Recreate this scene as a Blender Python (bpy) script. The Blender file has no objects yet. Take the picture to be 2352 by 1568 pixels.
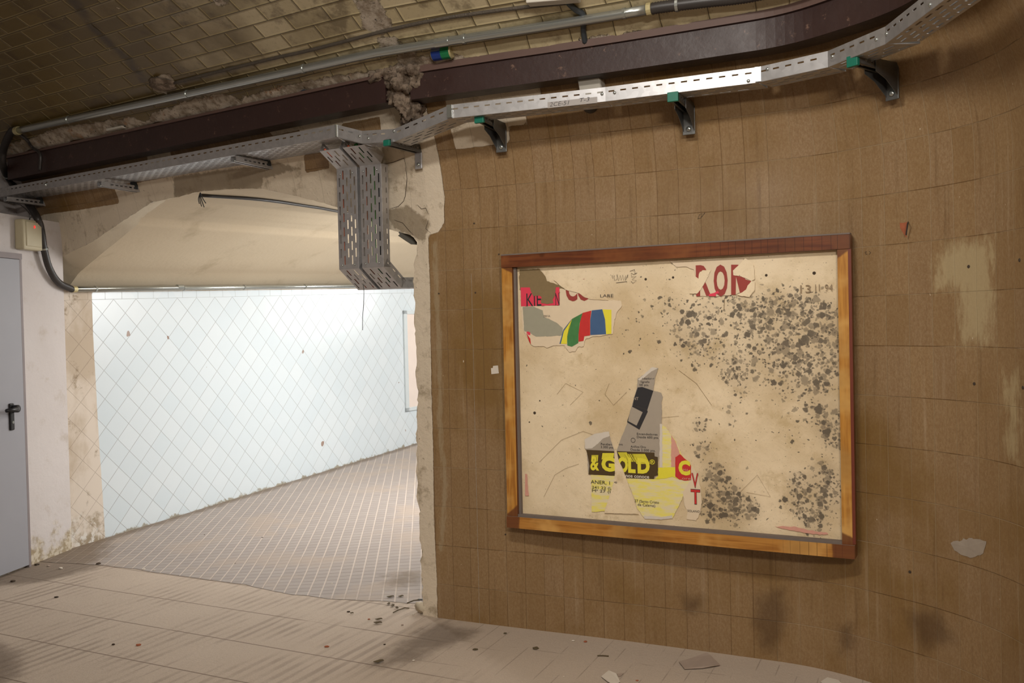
import bpy, math, random
import numpy as np
from mathutils import noise as mnoise, Vector, Matrix
random.seed(7)
np.random.seed(7)
SC = bpy.context.scene
COL = SC.collection

# ---------------------------------------------------------------- camera
F = 2134.0; PT = math.radians(1.04); RL = math.radians(1.32); HC = 1.494
_c, _s = math.cos(PT), math.sin(PT); _cr, _sr = math.cos(RL), math.sin(RL)
RIGHT = np.array([_cr, -_sr*_s, -_sr*_c]); UP = np.array([_sr, _cr*_s, _cr*_c]); FWD = np.array([0, _c, -_s])
CAM = np.array([0, 0, HC])
cd = bpy.data.cameras.new('camera'); co = bpy.data.objects.new('camera', cd); COL.objects.link(co)
cd.sensor_width = 36; cd.lens = F/2352*36; cd.clip_start = .05
co.matrix_world = Matrix(((RIGHT[0], UP[0], -FWD[0], 0), (RIGHT[1], UP[1], -FWD[1], 0), (RIGHT[2], UP[2], -FWD[2], HC), (0, 0, 0, 1)))
SC.camera = co
SC.view_settings.view_transform = 'Standard'; SC.view_settings.look = 'None'
SC.view_settings.gamma = 1; SC.view_settings.use_curve_mapping = False
SC.view_settings.exposure = 0.03
SC.cycles.max_bounces = 5; SC.cycles.diffuse_bounces = 3; SC.cycles.glossy_bounces = 2

# ---------------------------------------------------------------- light
w = bpy.data.worlds.new('world'); SC.world = w; w.use_nodes = True
w.node_tree.nodes['Background'].inputs[0].default_value = (.8, .85, 1, 1)
w.node_tree.nodes['Background'].inputs[1].default_value = .02

def area(name, loc, target, size, energy, color):
    l = bpy.data.lights.new(name, 'AREA'); l.shape = 'RECTANGLE'; l.size, l.size_y = size; l.energy = energy; l.color = color
    o = bpy.data.objects.new(name, l); COL.objects.link(o); o.location = loc
    d = Vector(target)-Vector(loc); o.rotation_euler = d.to_track_quat('-Z', 'Y').to_euler(); return o
# fluorescent tube of the lobby, under the crown of its vault, behind the camera's shoulder
area('lobby_tube', (-.30, 1.75, 3.27), (.35, 4.3, .7), (.8, .16), 27, (1, .95, .88)).data.spread = math.radians(140)
# unseen fill light added behind the camera to brighten the lobby
area('lobby_back_fill', (.55, -1.1, 2.9), (-.7, 5.0, .9), (1.2, .2), 98, (1, .94, .87))
# corridor tubes under its vault, beyond the pier
area('corridor_tube', (.35, 7.4, 1.95), (-1.2, 8.2, .2), (.3, 1.3), 92, (1, .99, .97))
area('corridor_far_tube', (1.4, 11.0, 2.1), (-.4, 11.0, .9), (.25, 1.2), 60, (1, .99, .97))
area('corridor_near_tube', (-1.35, 6.3, 2.2), (-1.5, 6.6, 0), (.15, .9), 16, (1, .95, .9))

# ---------------------------------------------------------------- picture <-> place
def proj(p):
    d = np.asarray(p, float)-CAM; z = d@FWD
    return 1176+F*(d@RIGHT)/z, 784-F*(d@UP)/z
def ray(x, y): return FWD+RIGHT*((x-1176)/F)-UP*((y-784)/F)
def on_z(x, y, z=0.0):
    r = ray(x, y); return CAM+r*((z-HC)/r[2])
def on_v(x, y, a, b):
    r = ray(x, y); n = np.array([b[1]-a[1], -(b[0]-a[0])])
    return CAM+r*((a[0]*n[0]+a[1]*n[1])/(r[0]*n[0]+r[1]*n[1]))
def on_plane(x, y, p0, n):
    r = ray(x, y); return CAM+r*(np.dot(np.asarray(p0)-CAM, n)/np.dot(r, n))
KN = np.array([-.1, .6, 1.1, 1.6, 2.0, 2.2, 2.4, 2.8]); TH = np.radians([25.1, 23.4, 25.7, 26.6, 53.1, 56.3, 67.5, 95.3])
_g = np.linspace(-.1, 7.0, 1421); _h = np.interp(_g, KN, TH); _hm = (_h[1:]+_h[:-1])/2; _d = _g[1]-_g[0]
_X = np.concatenate([[0], np.cumsum(np.cos(_hm)*_d)]); _Y = np.concatenate([[0], np.cumsum(-np.sin(_hm)*_d)])
_X += -.325-np.interp(0, _g, _X); _Y += 4.702-np.interp(0, _g, _Y)
CORN = np.array([-3.10, 6.45]); J = np.array([_X[0], _Y[0]]); LL = np.linalg.norm(CORN-J); LD = (CORN-J)/LL; THL = math.atan2(LD[1], -LD[0])
def plan(u):
    u = float(u)
    if u < -.1:
        q = J+LD*(-.1-u); return q[0], q[1], THL
    return float(np.interp(u, _g, _X)), float(np.interp(u, _g, _Y)), float(np.interp(u, _g, _h))
H0, RR = 2.055, .92
def nrm(u):
    X, Y, h = plan(u)
    if -.4 < u < .2:
        t = (u+.4)/.6; h = THL*(1-t)+plan(.2)[2]*t
    return np.array([-math.sin(h), -math.cos(h)])
def S(u, v, off=0.0):
    X, Y, h = plan(u); n = nrm(u)
    if v > H0:
        a = (v-H0)/RR; d = RR*(1-math.cos(a)); z = H0+RR*math.sin(a); nx, nz = math.cos(a), -math.sin(a)
    else: d = 0; z = v; nx, nz = 1, 0
    d += off*nx; z += off*nz
    return np.array([X+n[0]*d, Y+n[1]*d, z])
def V(u, z, off=0.0):
    X, Y, h = plan(u); n = nrm(u); return np.array([X+n[0]*off, Y+n[1]*off, z])
PH = math.radians(35); RC = 4.5
def CL(u, s, off=0.):
    b = V(u, 2.72, .285); n = nrm(min(u, 1.7)); a = PH-s/RC
    d = RC*(math.sin(PH)-math.sin(a)); z = RC*(math.cos(a)-math.cos(PH))
    d += off*math.sin(a); z -= off*math.cos(a)
    return np.array([b[0]+n[0]*d, b[1]+n[1]*d, b[2]+z])
def solve(fn, x, y, u=0., v=1.5):
    for _ in range(60):
        p = np.array(proj(fn(u, v))); e = 1e-4
        a = (np.array(proj(fn(u+e, v)))-p)/e; b = (np.array(proj(fn(u, v+e)))-p)/e
        st = np.clip(np.linalg.lstsq(np.array([a, b]).T, np.array([x, y])-p, rcond=None)[0], -.4, .4)
        u += st[0]; v += st[1]
        if abs(st).max() < 1e-6: break
    return float(u), float(v)
def hitS(x, y, off=0.0): return solve(lambda u, v: S(u, v, off), x, y, (x-1040)/450., 1.5)
def hitV(x, y, off=0.0): return solve(lambda u, v: V(u, v, off), x, y, (x-1040)/450., 1.5)
def hitC(x, y, off=0.0): return solve(lambda u, v: CL(u, v, off), x, y, (x-1040)/450., .3)
def pS(x, y, off=0.0): return S(*hitS(x, y, off), off)
def pC(x, y, off=0.0): return CL(*hitC(x, y, off), off)
A3 = lambda xy, z: np.array([xy[0], xy[1], z])
def unit(v): v = np.asarray(v, float); return v/np.linalg.norm(v)

# ---------------------------------------------------------------- materials
def s2l(c): return tuple(((x/255)/12.92 if x/255 <= .04045 else ((x/255+.055)/1.055)**2.4) for x in c)
class M:
    def __init__(s, name, rough=.6, metal=0., spec=.5):
        s.m = bpy.data.materials.new(name); s.m.use_nodes = True; s.t = s.m.node_tree; s.n = s.t.nodes; s.l = s.t.links
        s.b = s.n['Principled BSDF']; s.b.inputs['Roughness'].default_value = rough; s.b.inputs['Metallic'].default_value = metal
        s.b.inputs['Specular IOR Level'].default_value = spec
    def set(s, sock, v):
        if hasattr(v, 'is_linked') or isinstance(v, bpy.types.NodeSocket): s.l.new(v, sock)
        elif isinstance(v, (tuple, list)): sock.default_value = (*v, 1) if len(v) == 3 and sock.type == 'RGBA' else v
        else: sock.default_value = v
    def node(s, t, **k):
        n = s.n.new(t)
        for a, b in k.items(): setattr(n, a, b)
        return n
    def uv(s): return s.node('ShaderNodeTexCoord').outputs['UV']
    def pos(s): return s.node('ShaderNodeTexCoord').outputs['Object']
    def gen(s): return s.node('ShaderNodeNewGeometry').outputs['Position']
    def math(s, op, a, b=0., c=None, clamp=False):
        n = s.node('ShaderNodeMath', operation=op, use_clamp=clamp); s.set(n.inputs[0], a); s.set(n.inputs[1], b)
        if c is not None: s.set(n.inputs[2], c)
        return n.outputs[0]
    def vmath(s, op, a, b=(0, 0, 0)):
        n = s.node('ShaderNodeVectorMath', operation=op); s.set(n.inputs[0], a); s.set(n.inputs[1], b); return n.outputs[0]
    def sep(s, v):
        n = s.node('ShaderNodeSeparateXYZ'); s.set(n.inputs[0], v); return n.outputs
    def comb(s, x, y, z=0.):
        n = s.node('ShaderNodeCombineXYZ'); s.set(n.inputs[0], x); s.set(n.inputs[1], y); s.set(n.inputs[2], z); return n.outputs[0]
    def noise(s, v, scale, detail=3., rough=.55, dist=0.):
        n = s.node('ShaderNodeTexNoise'); s.set(n.inputs['Vector'], v); n.inputs['Scale'].default_value = scale
        n.inputs['Detail'].default_value = detail; n.inputs['Roughness'].default_value = rough; n.inputs['Distortion'].default_value = dist
        return n.outputs[0]
    def vor(s, v, scale, feature='F1', rnd=1.):
        n = s.node('ShaderNodeTexVoronoi', feature=feature); s.set(n.inputs['Vector'], v); n.inputs['Scale'].default_value = scale
        n.inputs['Randomness'].default_value = rnd; return n.outputs
    def white(s, v, dim='3D'):
        n = s.node('ShaderNodeTexWhiteNoise', noise_dimensions=dim); s.set(n.inputs['Vector'], v); return n.outputs[0]
    def ss(s, v, a, b):   # smoothstep a..b -> 0..1
        n = s.node('ShaderNodeMapRange', interpolation_type='SMOOTHSTEP'); s.set(n.inputs[0], v); s.set(n.inputs[1], a); s.set(n.inputs[2], b); return n.outputs[0]
    def mix(s, f, a, b, mode='MIX'):
        n = s.node('ShaderNodeMix', data_type='RGBA', blend_type=mode, clamp_factor=True); s.set(n.inputs[0], f); s.set(n.inputs[6], a); s.set(n.inputs[7], b); return n.outputs[2]
    def attr(s, name): return s.node('ShaderNodeAttribute', attribute_name=name).outputs['Fac']
    def scale(s, v, k):
        return s.vmath('MULTIPLY', v, k)
    def line(s, x, period, half):   # 1 on a line at every period
        a = s.math('PINGPONG', x, period/2); return s.ss(a, half*1.5, half*.5)
    def bump(s, h, dist=.002, strength=1.):
        n = s.node('ShaderNodeBump'); s.set(n.inputs['Height'], h); n.inputs['Distance'].default_value = dist; n.inputs['Strength'].default_value = strength
        s.l.new(n.outputs[0], s.b.inputs['Normal'])
    def col(s, v): s.set(s.b.inputs['Base Color'], v)
    def rgh(s, v): s.set(s.b.inputs['Roughness'], v)
    def met(s, v): s.set(s.b.inputs['Metallic'], v)

def simple(name, c, rough=.6, metal=0., var=.12, scale=20., bump=0., spec=.5):
    m = M(name, rough, metal, spec); n = m.noise(m.gen(), scale, 4); c = s2l(c)
    m.col(m.mix(n, tuple(x*(1-var) for x in c), tuple(min(1, x*(1+var)) for x in c)))
    if bump: m.bump(m.noise(m.gen(), scale*4, 4), bump)
    return m.m

def plaster_cols(m, p):
    a = m.mix(m.noise(p, 3, 5, .6), s2l((228, 214, 192)), s2l((206, 191, 168)))
    a = m.mix(m.ss(m.noise(p, 9, 6, .7), .52, .72), a, s2l((168, 152, 128)))
    return m.mix(m.ss(m.noise(p, 30, 5, .7), .64, .76), a, s2l((124, 106, 84)))

def mat_brown():
    m = M('brown_wall_tile', .38, spec=.4); uv = m.uv(); x, y, _ = m.sep(uv); P = m.gen()
    cx = m.math('FLOOR', m.math('DIVIDE', x, .1)); cy = m.math('FLOOR', m.math('DIVIDE', m.math('ADD', y, .025), .2))
    rnd = m.white(m.comb(cx, cy)); rnd2 = m.white(m.comb(cy, cx, 3.))
    base = m.mix(rnd, s2l((144, 118, 83)), s2l((154, 128, 93)))
    base = m.mix(m.math('MULTIPLY', m.ss(rnd2, .6, .95), .6), base, s2l((152, 128, 98)))
    base = m.mix(m.ss(m.noise(P, 1.6, 4, .6), .45, .7), base, s2l((128, 100, 55)))
    sp = m.noise(m.scale(P, (1, 1, .6)), 120, 3, .8); base = m.mix(m.ss(sp, .35, .7), m.mix(.5, base, s2l((120, 86, 50))), base)
    # vertical dirt streaks
    st = m.noise(m.comb(m.math('MULTIPLY', x, 28.), m.math('MULTIPLY', y, 1.3)), 1., 5, .6)
    base = m.mix(m.math('MULTIPLY', m.ss(st, .55, .8), .45), base, s2l((176, 156, 128)))
    base = m.mix(m.math('MULTIPLY', m.ss(st, .45, .25), .4), base, s2l((88, 62, 34)))
    jx = m.math('ADD', x, m.math('MULTIPLY', m.math('SUBTRACT', m.noise(m.comb(cx, cy, 0.), 1.7), .5), .003))
    lv = m.line(jx, .1, .0011); lh = m.line(m.math('ADD', y, .025), .2, .0013)
    lv = m.math('MULTIPLY', lv, m.math('ADD', .45, m.math('MULTIPLY', m.noise(P, 5), .6)))
    pale = m.ss(m.math('ADD', x, m.math('MULTIPLY', m.white(m.comb(cx, 1., 5.)), 1.0)), 1.9, 2.6)
    base = m.mix(m.math('MULTIPLY', lv, .8), base, m.mix(pale, s2l((94, 66, 36)), s2l((160, 140, 108))))
    base = m.mix(m.math('MULTIPLY', lh, .8), base, m.mix(m.ss(m.noise(P, 4), .4, .6), s2l((96, 68, 36)), s2l((160, 138, 108))))
    # soot and damp
    d = m.math('ADD', m.attr('dark'), m.math('MULTIPLY', m.math('SUBTRACT', m.noise(P, 16, 5, .65), .5), .07))
    base = m.mix(m.math('MULTIPLY', m.ss(d, -.03, .05), .55), base, s2l((66, 44, 26)))
    # rubbed, bleached patches
    q = m.math('ADD', m.attr('pale'), m.math('MULTIPLY', m.math('SUBTRACT', m.noise(m.comb(m.math('MULTIPLY', x, 40.), m.math('MULTIPLY', y, 12.)), 1., 5, .7), .5), .22))
    base = m.mix(m.math('MULTIPLY', m.ss(q, -.02, .06), .6), base, s2l((186, 170, 132)))
    # grey paint smear next to the broken edge
    g = m.math('ADD', m.attr('smear'), m.math('MULTIPLY', m.math('SUBTRACT', m.noise(m.comb(m.math('MULTIPLY', x, 90.), m.math('MULTIPLY', y, 14.)), 1., 5, .7), .5), .055))
    base = m.mix(m.math('MULTIPLY', m.ss(g, -.004, .012), .42), base, s2l((170, 156, 128)))
    # scratches / chips
    ch = m.noise(m.scale(P, (1, 1, .5)), 55, 2, .5); base = m.mix(m.ss(ch, .79, .81), base, s2l((206, 192, 170)))
    # plaster where tiles fell
    pn = m.math('MULTIPLY', m.math('SUBTRACT', m.noise(P, 28, 6, .7), .5), .013)
    pl = m.ss(m.math('ADD', m.attr('plaster'), pn), -.0015, .0015)
    pc = plaster_cols(m, P)
    # ghost grid of the tile bed
    gx = m.line(x, .2, .0016); pc = m.mix(m.math('MULTIPLY', gx, .3), pc, s2l((120, 106, 84)))
    crack = m.math('ABSOLUTE', m.math('SUBTRACT', m.noise(P, 4.5, 6, .62, .3), .5))
    ck = m.math('MULTIPLY', m.ss(crack, .006, .001), 0.); pc = m.mix(ck, pc, s2l((92, 68, 48)))
    dd = m.math('ADD', m.attr('dirt'), m.math('MULTIPLY', m.math('SUBTRACT', m.noise(P, 22, 5, .7), .5), .06))
    pc = m.mix(m.math('MULTIPLY', m.ss(dd, -.004, .012), .75), pc, m.mix(m.noise(P, 14, 5), s2l((112, 96, 76)), s2l((146, 130, 104))))
    m.col(m.mix(pl, base, pc)); m.rgh(m.mix(pl, m.mix(m.noise(P, 6), (.36,)*3, (.55,)*3), (.9,)*3))
    hh = m.math('SUBTRACT', 0., m.math('MULTIPLY', m.math('MAXIMUM', lv, lh), .5))
    hp = m.math('SUBTRACT', m.math('ADD', m.math('MULTIPLY', m.noise(P, 30, 6, .7), 3.), -3.), m.math('MULTIPLY', ck, 2.))
    n = m.node('ShaderNodeMix', data_type='FLOAT'); m.set(n.inputs[0], pl); m.set(n.inputs[2], hh); m.set(n.inputs[3], hp)
    m.bump(n.outputs[0], .002); return m.m

def mat_ceiling():
    m = M('glazed_vault_brick', .3, spec=.45); uv = m.uv(); x, y, _ = m.sep(uv); P = m.gen()
    row = m.math('FLOOR', m.math('DIVIDE', y, .088)); xs = m.math('ADD', x, m.math('MULTIPLY', m.math('MODULO', row, 2.), .1025))
    cx = m.math('FLOOR', m.math('DIVIDE', xs, .205)); rnd = m.white(m.comb(cx, row))
    yel = m.mix(rnd, s2l((88, 72, 36)), s2l((104, 86, 46)))
    pal = m.mix(rnd, s2l((168, 154, 120)), s2l((184, 170, 138)))
    f = m.math('ADD', m.math('MULTIPLY', x, .55), m.math('ADD', m.math('MULTIPLY', m.noise(P, 2.3, 4, .6), 1.5), m.math('MULTIPLY', rnd, .25)))
    base = m.mix(m.ss(f, .05, .95), yel, pal)
    base = m.mix(m.ss(m.noise(P, 4.5, 5, .7), .52, .66), base, m.mix(.55, base, s2l((62, 44, 16))))
    base = m.mix(m.math('MULTIPLY', m.ss(m.noise(P, 60, 3, .8), .5, .8), .3), base, s2l((60, 44, 26)))
    ax = m.math('PINGPONG', xs, .1025); ay = m.math('PINGPONG', y, .044)
    e = m.math('MINIMUM', ax, ay); lip = m.math('MULTIPLY', m.ss(e, .001, .0035), m.ss(e, .011, .005))
    base = m.mix(m.math('MULTIPLY', lip, .35), base, s2l((176, 160, 116))); gr = m.ss(e, .0028, .0012)
    base = m.mix(m.math('MULTIPLY', gr, .8), base, s2l((58, 44, 24)))
    d = m.math('ADD', m.attr('dark'), m.math('MULTIPLY', m.math('SUBTRACT', m.noise(P, 12, 5, .65), .5), .09))
    base = m.mix(m.math('MULTIPLY', m.ss(d, -.015, .03), .75), base, s2l((52, 40, 26)))
    q = m.math('ADD', m.attr('plaster'), m.math('MULTIPLY', m.math('SUBTRACT', m.noise(P, 20, 6, .7), .5), .07))
    pl = m.ss(q, -.004, .004)
    rub = m.mix(m.ss(m.noise(P, 14, 6, .7), .4, .62), s2l((196, 182, 164)), s2l((140, 124, 104)))
    rub = m.mix(m.ss(m.noise(P, 9, 4, .6), .58, .68), rub, s2l((172, 138, 108)))
    rub = m.mix(m.ss(m.noise(P, 38, 5, .7), .58, .7), rub, s2l((54, 44, 34)))
    fl = m.ss(m.noise(P, 26, 4, .6), .70, .72); base = m.mix(fl, base, s2l((176, 160, 136)))
    m.col(m.mix(pl, base, rub)); m.rgh(m.mix(pl, (.34,)*3, (.95,)*3))
    n = m.node('ShaderNodeMix', data_type='FLOAT'); m.set(n.inputs[0], pl)
    m.set(n.inputs[2], m.math('SUBTRACT', m.math('MULTIPLY', m.ss(e, .0, .012), 1.), m.math('MULTIPLY', gr, .6))); m.set(n.inputs[3], m.math('MULTIPLY', m.noise(P, 26, 8, .75), 6.))
    m.bump(n.outputs[0], .003); return m.m

def mat_blue():
    m = M('pale_blue_glazed_tile', .3, spec=.5); uv = m.uv(); x, y, _ = m.sep(uv); P = m.gen()   # y down from top line
    k = 1/math.sqrt(2); yy = m.math('SUBTRACT', y, .052)
    a = m.math('MULTIPLY', m.math('ADD', x, yy), k); b = m.math('MULTIPLY', m.math('SUBTRACT', x, yy), k)
    per = .2065*k
    l = m.math('MAXIMUM', m.line(m.math('ADD', a, .094), per, .0014), m.line(m.math('ADD', b, .094), per, .0014))
    top = m.ss(y, .0505, .0515)
    l2 = m.math('MAXIMUM', m.line(x, .15, .0014), m.math('MULTIPLY', m.ss(y, .055, .0525), m.ss(y, .0485, .051)))
    n = m.node('ShaderNodeMix', data_type='FLOAT'); m.set(n.inputs[0], top); m.set(n.inputs[2], l2); m.set(n.inputs[3], l); L = n.outputs[0]
    ca = m.math('FLOOR', m.math('DIVIDE', m.math('ADD', a, .094), per)); cb = m.math('FLOOR', m.math('DIVIDE', m.math('ADD', b, .094), per))
    rnd = m.white(m.comb(ca, cb)); base = m.mix(rnd, s2l((198, 208, 213)), s2l((204, 212, 216)))
    base = m.mix(m.math('MULTIPLY', L, m.math('ADD', .3, m.math('MULTIPLY', m.noise(P, 3), .7))), base, s2l((150, 146, 142)))
    # stained, over-painted end of the wall
    q = m.math('ADD', m.attr('stained'), m.math('MULTIPLY', m.math('SUBTRACT', m.noise(P, 12, 5, .6), .5), .006)); sf = m.ss(q, -.002, .002)
    sc = m.mix(m.ss(m.noise(m.scale(P, (1, 1, .6)), 3.2, 5, .6), .42, .62), s2l((206, 194, 180)), s2l((182, 166, 146)))
    sc = m.mix(m.ss(m.noise(P, 7, 5, .7), .58, .72), sc, s2l((140, 122, 98)))
    gd = m.ss(m.math('SUBTRACT', m.noise(P, 7, 5, .65), m.math('MULTIPLY', m.sep(P)[2], 1.1)), .25, .5)
    sc = m.mix(m.math('MULTIPLY', gd, .8), sc, m.mix(m.ss(m.noise(P, 24, 4), .45, .6), s2l((136, 118, 88)), s2l((214, 212, 206))))
    sc = m.mix(m.math('MULTIPLY', L, .35), sc, s2l((132, 112, 96)))
    # grime along the foot
    bz = m.math('SUBTRACT', m.attr('foot'), m.math('MULTIPLY', m.ss(m.noise(P, 7, 5, .7), .40, .8), .05)); bf = m.ss(bz, .008, -.012)
    base = m.mix(m.math('MULTIPLY', bf, .85), base, m.mix(m.noise(P, 40, 4), s2l((92, 80, 58)), s2l((176, 166, 142))))
    spt = m.ss(m.noise(P, 12, 1, .3), .80, .81); base = m.mix(m.math('MULTIPLY', spt, .8), base, s2l((130, 90, 60)))
    m.col(m.mix(sf, base, sc)); m.rgh(m.mix(sf, (.3,)*3, (.8,)*3))
    m.bump(m.math('SUBTRACT', 0., L), .0012); return m.m

def mat_white_wall():
    m = M('whitewashed_plaster', .85); P = m.gen(); z = m.sep(P)[2]
    b = m.mix(m.noise(P, 2.5, 5, .6), s2l((206, 200, 198)), s2l((190, 182, 178)))
    b = m.mix(m.math('MULTIPLY', m.ss(m.noise(P, 6, 5, .7), .55, .75), .5), b, s2l((170, 156, 140)))
    g = m.ss(m.math('SUBTRACT', m.noise(P, 7, 6, .65), m.math('MULTIPLY', z, 1.3)), .25, .48)
    b = m.mix(m.math('MULTIPLY', g, .8), b, m.mix(m.ss(m.noise(P, 26, 4), .45, .6), s2l((142, 122, 80)), s2l((196, 184, 160))))
    m.col(b); m.bump(m.noise(P, 24, 6, .7), .004); return m.m

def mat_beige(name, c1, c2, stain, spots=0.):
    m = M(name, .85); P = m.gen()
    b = m.mix(m.noise(P, 1.6, 4, .5), s2l(c1), s2l(c2)); b = m.mix(m.math('MULTIPLY', m.ss(m.noise(P, 3, 5, .6), .55, .78), .6), b, s2l(stain))
    m.col(b); m.bump(m.noise(P, 30, 5, .6), .0015); return m.m

def mat_floor():
    m = M('dusty_lobby_paving', .8); P = m.gen(); x, y, _ = m.sep(P)
    ca, sa = math.cos(math.radians(-26.6)), math.sin(math.radians(-26.6))
    a = m.math('ADD', m.math('MULTIPLY', x, ca), m.math('MULTIPLY', y, sa)); b = m.math('ADD', m.math('MULTIPLY', x, -sa), m.math('MULTIPLY', y, ca))
    base = m.mix(m.noise(P, 2.2, 5, .6), s2l((194, 178, 162)), s2l((176, 160, 144)))
    base = m.mix(m.math('MULTIPLY', m.ss(m.noise(P, 160, 2, .7), .45, .7), .4), base, s2l((208, 194, 176)))
    wob = m.math('MULTIPLY', m.math('SUBTRACT', m.noise(P, 2.1, 3), .5), .012)
    st = m.line(m.math('ADD', a, wob), .062, .014)
    fade = m.ss(m.noise(P, 1.9, 4, .6), .36, .62)
    leftm = m.ss(x, .1, -.6); brk = m.ss(m.noise(m.comb(m.math('MULTIPLY', a, 16.), m.math('MULTIPLY', b, 1.5)), 1., 2), .36, .52)
    st = m.math('MULTIPLY', m.math('MULTIPLY', st, brk), m.math('MULTIPLY', fade, leftm))
    base = m.mix(m.math('MULTIPLY', st, .42), base, s2l((120, 104, 90)))
    jt = m.line(m.math('ADD', b, -3.755), .384, .0035); jt = m.math('MULTIPLY', jt, m.math('MULTIPLY', leftm, m.ss(m.noise(P, 2.7, 2), .3, .45)))
    base = m.mix(m.math('MULTIPLY', jt, .75), base, s2l((110, 90, 76)))
    # fine ribs of the right hand paving
    c2, s2 = math.cos(math.radians(-24)), math.sin(math.radians(-24))
    a2 = m.math('ADD', m.math('MULTIPLY', x, c2), m.math('MULTIPLY', y, s2)); b2 = m.math('ADD', m.math('MULTIPLY', x, -s2), m.math('MULTIPLY', y, c2))
    r = m.line(a2, .085, .0025); r = m.math('MULTIPLY', r, m.math('MULTIPLY', m.ss(m.noise(m.comb(m.math('MULTIPLY', a2, 12.), m.math('MULTIPLY', b2, 4.)), 1., 3), .48, .6), m.ss(x, -.9, -.3)))
    r = m.math('MAXIMUM', r, m.math('MULTIPLY', m.line(b2, .30, .003), m.math('MULTIPLY', m.ss(m.noise(P, 3), .5, .6), m.ss(x, -.9, -.3))))
    base = m.mix(m.math('MULTIPLY', r, .4), base, s2l((104, 88, 76)))
    d = m.math('ADD', m.attr('dark'), m.math('MULTIPLY', m.math('SUBTRACT', m.noise(P, 6, 6, .7), .5), .22))
    base = m.mix(m.math('MULTIPLY', m.ss(d, -.05, .08), .72), base, m.mix(m.noise(P, 30, 4), s2l((84, 70, 56)), s2l((118, 102, 86))))
    m.col(base); h = m.math('SUBTRACT', m.noise(P, 50, 5, .7), m.math('MULTIPLY', m.math('MAXIMUM', st, jt), .8)); m.bump(h, .003); return m.m

def mat_mosaic():
    m = M('ribbed_corridor_paving', .62); P = m.gen(); x, y, _ = m.sep(P)
    t = math.radians(5.2); a = m.math('ADD', m.math('MULTIPLY', x, math.cos(t)), m.math('MULTIPLY', y, math.sin(t))); b = m.math('ADD', m.math('MULTIPLY', x, -math.sin(t)), m.math('MULTIPLY', y, math.cos(t)))
    base = m.mix(m.noise(P, 1.8, 5, .6), s2l((168, 158, 150)), s2l((154, 144, 138)))
    ca = m.math('FLOOR', m.math('DIVIDE', a, .0705)); cb = m.math('FLOOR', m.math('DIVIDE', b, .0705)); base = m.mix(m.math('MULTIPLY', m.white(m.comb(ca, cb)), .25), base, s2l((136, 126, 122)))
    l1 = m.line(a, .0705, .0046); l2 = m.line(b, .0705, .0026)
    base = m.mix(m.math('MULTIPLY', l2, m.math('ADD', .4, m.math('MULTIPLY', m.noise(P, 4), .7))), base, s2l((104, 90, 82)))
    base = m.mix(m.math('MULTIPLY', l1, .6), base, s2l((206, 190, 176)))
    dust = m.ss(m.noise(P, 1.9, 5, .6), .50, .66); base = m.mix(m.math('MULTIPLY', dust, .75), base, s2l((168, 152, 138)))
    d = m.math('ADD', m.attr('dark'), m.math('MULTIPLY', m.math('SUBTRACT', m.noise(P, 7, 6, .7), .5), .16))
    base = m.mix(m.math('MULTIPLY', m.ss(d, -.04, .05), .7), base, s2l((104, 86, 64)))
    m.col(base); m.bump(m.math('SUBTRACT', 0., m.math('MAXIMUM', l1, l2)), .0015); return m.m

def mat_galv(name='galvanised_steel', c=(190, 189, 190), rough=.42):
    m = M(name, rough, .78); P = m.gen(); v = m.vor(m.scale(P, (1, 1, 1)), 45)[1]
    g = m.sep(v)[0]; c = s2l(c); m.col(m.mix(g, tuple(q*.92 for q in c), tuple(min(1, q*1.07) for q in c)))
    m.rgh(m.mix(m.noise(P, 25, 3), (rough-.08,)*3, (rough+.14,)*3)); return m.m

def mat_beam():
    m = M('rust_brown_painted_steel', .45, spec=.5); P = m.gen()
    b = m.mix(m.noise(P, 5, 5, .6), s2l((44, 28, 26)), s2l((58, 38, 34))); b = m.mix(m.ss(m.noise(P, 22, 6, .75), .60, .72), b, s2l((112, 86, 72)))
    m.col(b); m.rgh(m.mix(m.noise(P, 9), (.35,)*3, (.6,)*3)); m.bump(m.noise(P, 40, 4), .001); return m.m

def mat_wood(name, c1, c2, kn, vert, burn=0.):
    m = M(name, .36, spec=.45); P = m.gen(); uv = m.uv(); x, y, _ = m.sep(uv)
    g = m.noise(m.comb(m.math('MULTIPLY', x, 3. if not vert else 60.), m.math('MULTIPLY', y, 60. if not vert else 3.)), 1., 4, .6, .4)
    b = m.mix(m.ss(g, .35, .65), s2l(c1), s2l(c2)); b = m.mix(m.ss(m.noise(uv, 6, 3), .45, .7), b, s2l(kn)); b = m.mix(m.math('MULTIPLY', m.ss(m.noise(uv, 3, 3), .5, .7), .5), b, tuple(q*.55 for q in s2l(c2)))
    v = m.vor(m.scale(uv, (1, 1, 1)), 3.2)[0]; b = m.mix(m.ss(v, .075, .035), b, s2l((84, 44, 20)))
    if burn:
        bl = m.math('MULTIPLY', m.line(m.math('ADD', x, m.math('MULTIPLY', m.white(m.comb(m.math('FLOOR', m.math('DIVIDE', x, .035)), 0.)), .012)), .035, .0009), m.ss(x, burn-.15, burn+.15))
        b = m.mix(m.math('MULTIPLY', bl, .8), b, s2l((54, 26, 14)))
    cr = m.math('ADD', m.attr('corner'), m.math('MULTIPLY', m.math('SUBTRACT', m.noise(P, 20), .5), .012))
    b = m.mix(m.math('MULTIPLY', m.ss(cr, -.004, .006), .85), b, s2l((98, 52, 32)))
    nz = m.sep(m.node('ShaderNodeNewGeometry').outputs['Normal'])[2]; b = m.mix(m.ss(nz, .6, .8), b, s2l((128, 112, 100)))
    m.col(b); m.rgh(m.mix(m.ss(nz, .6, .8), (.35,)*3, (.9,)*3)); return m.m

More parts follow.
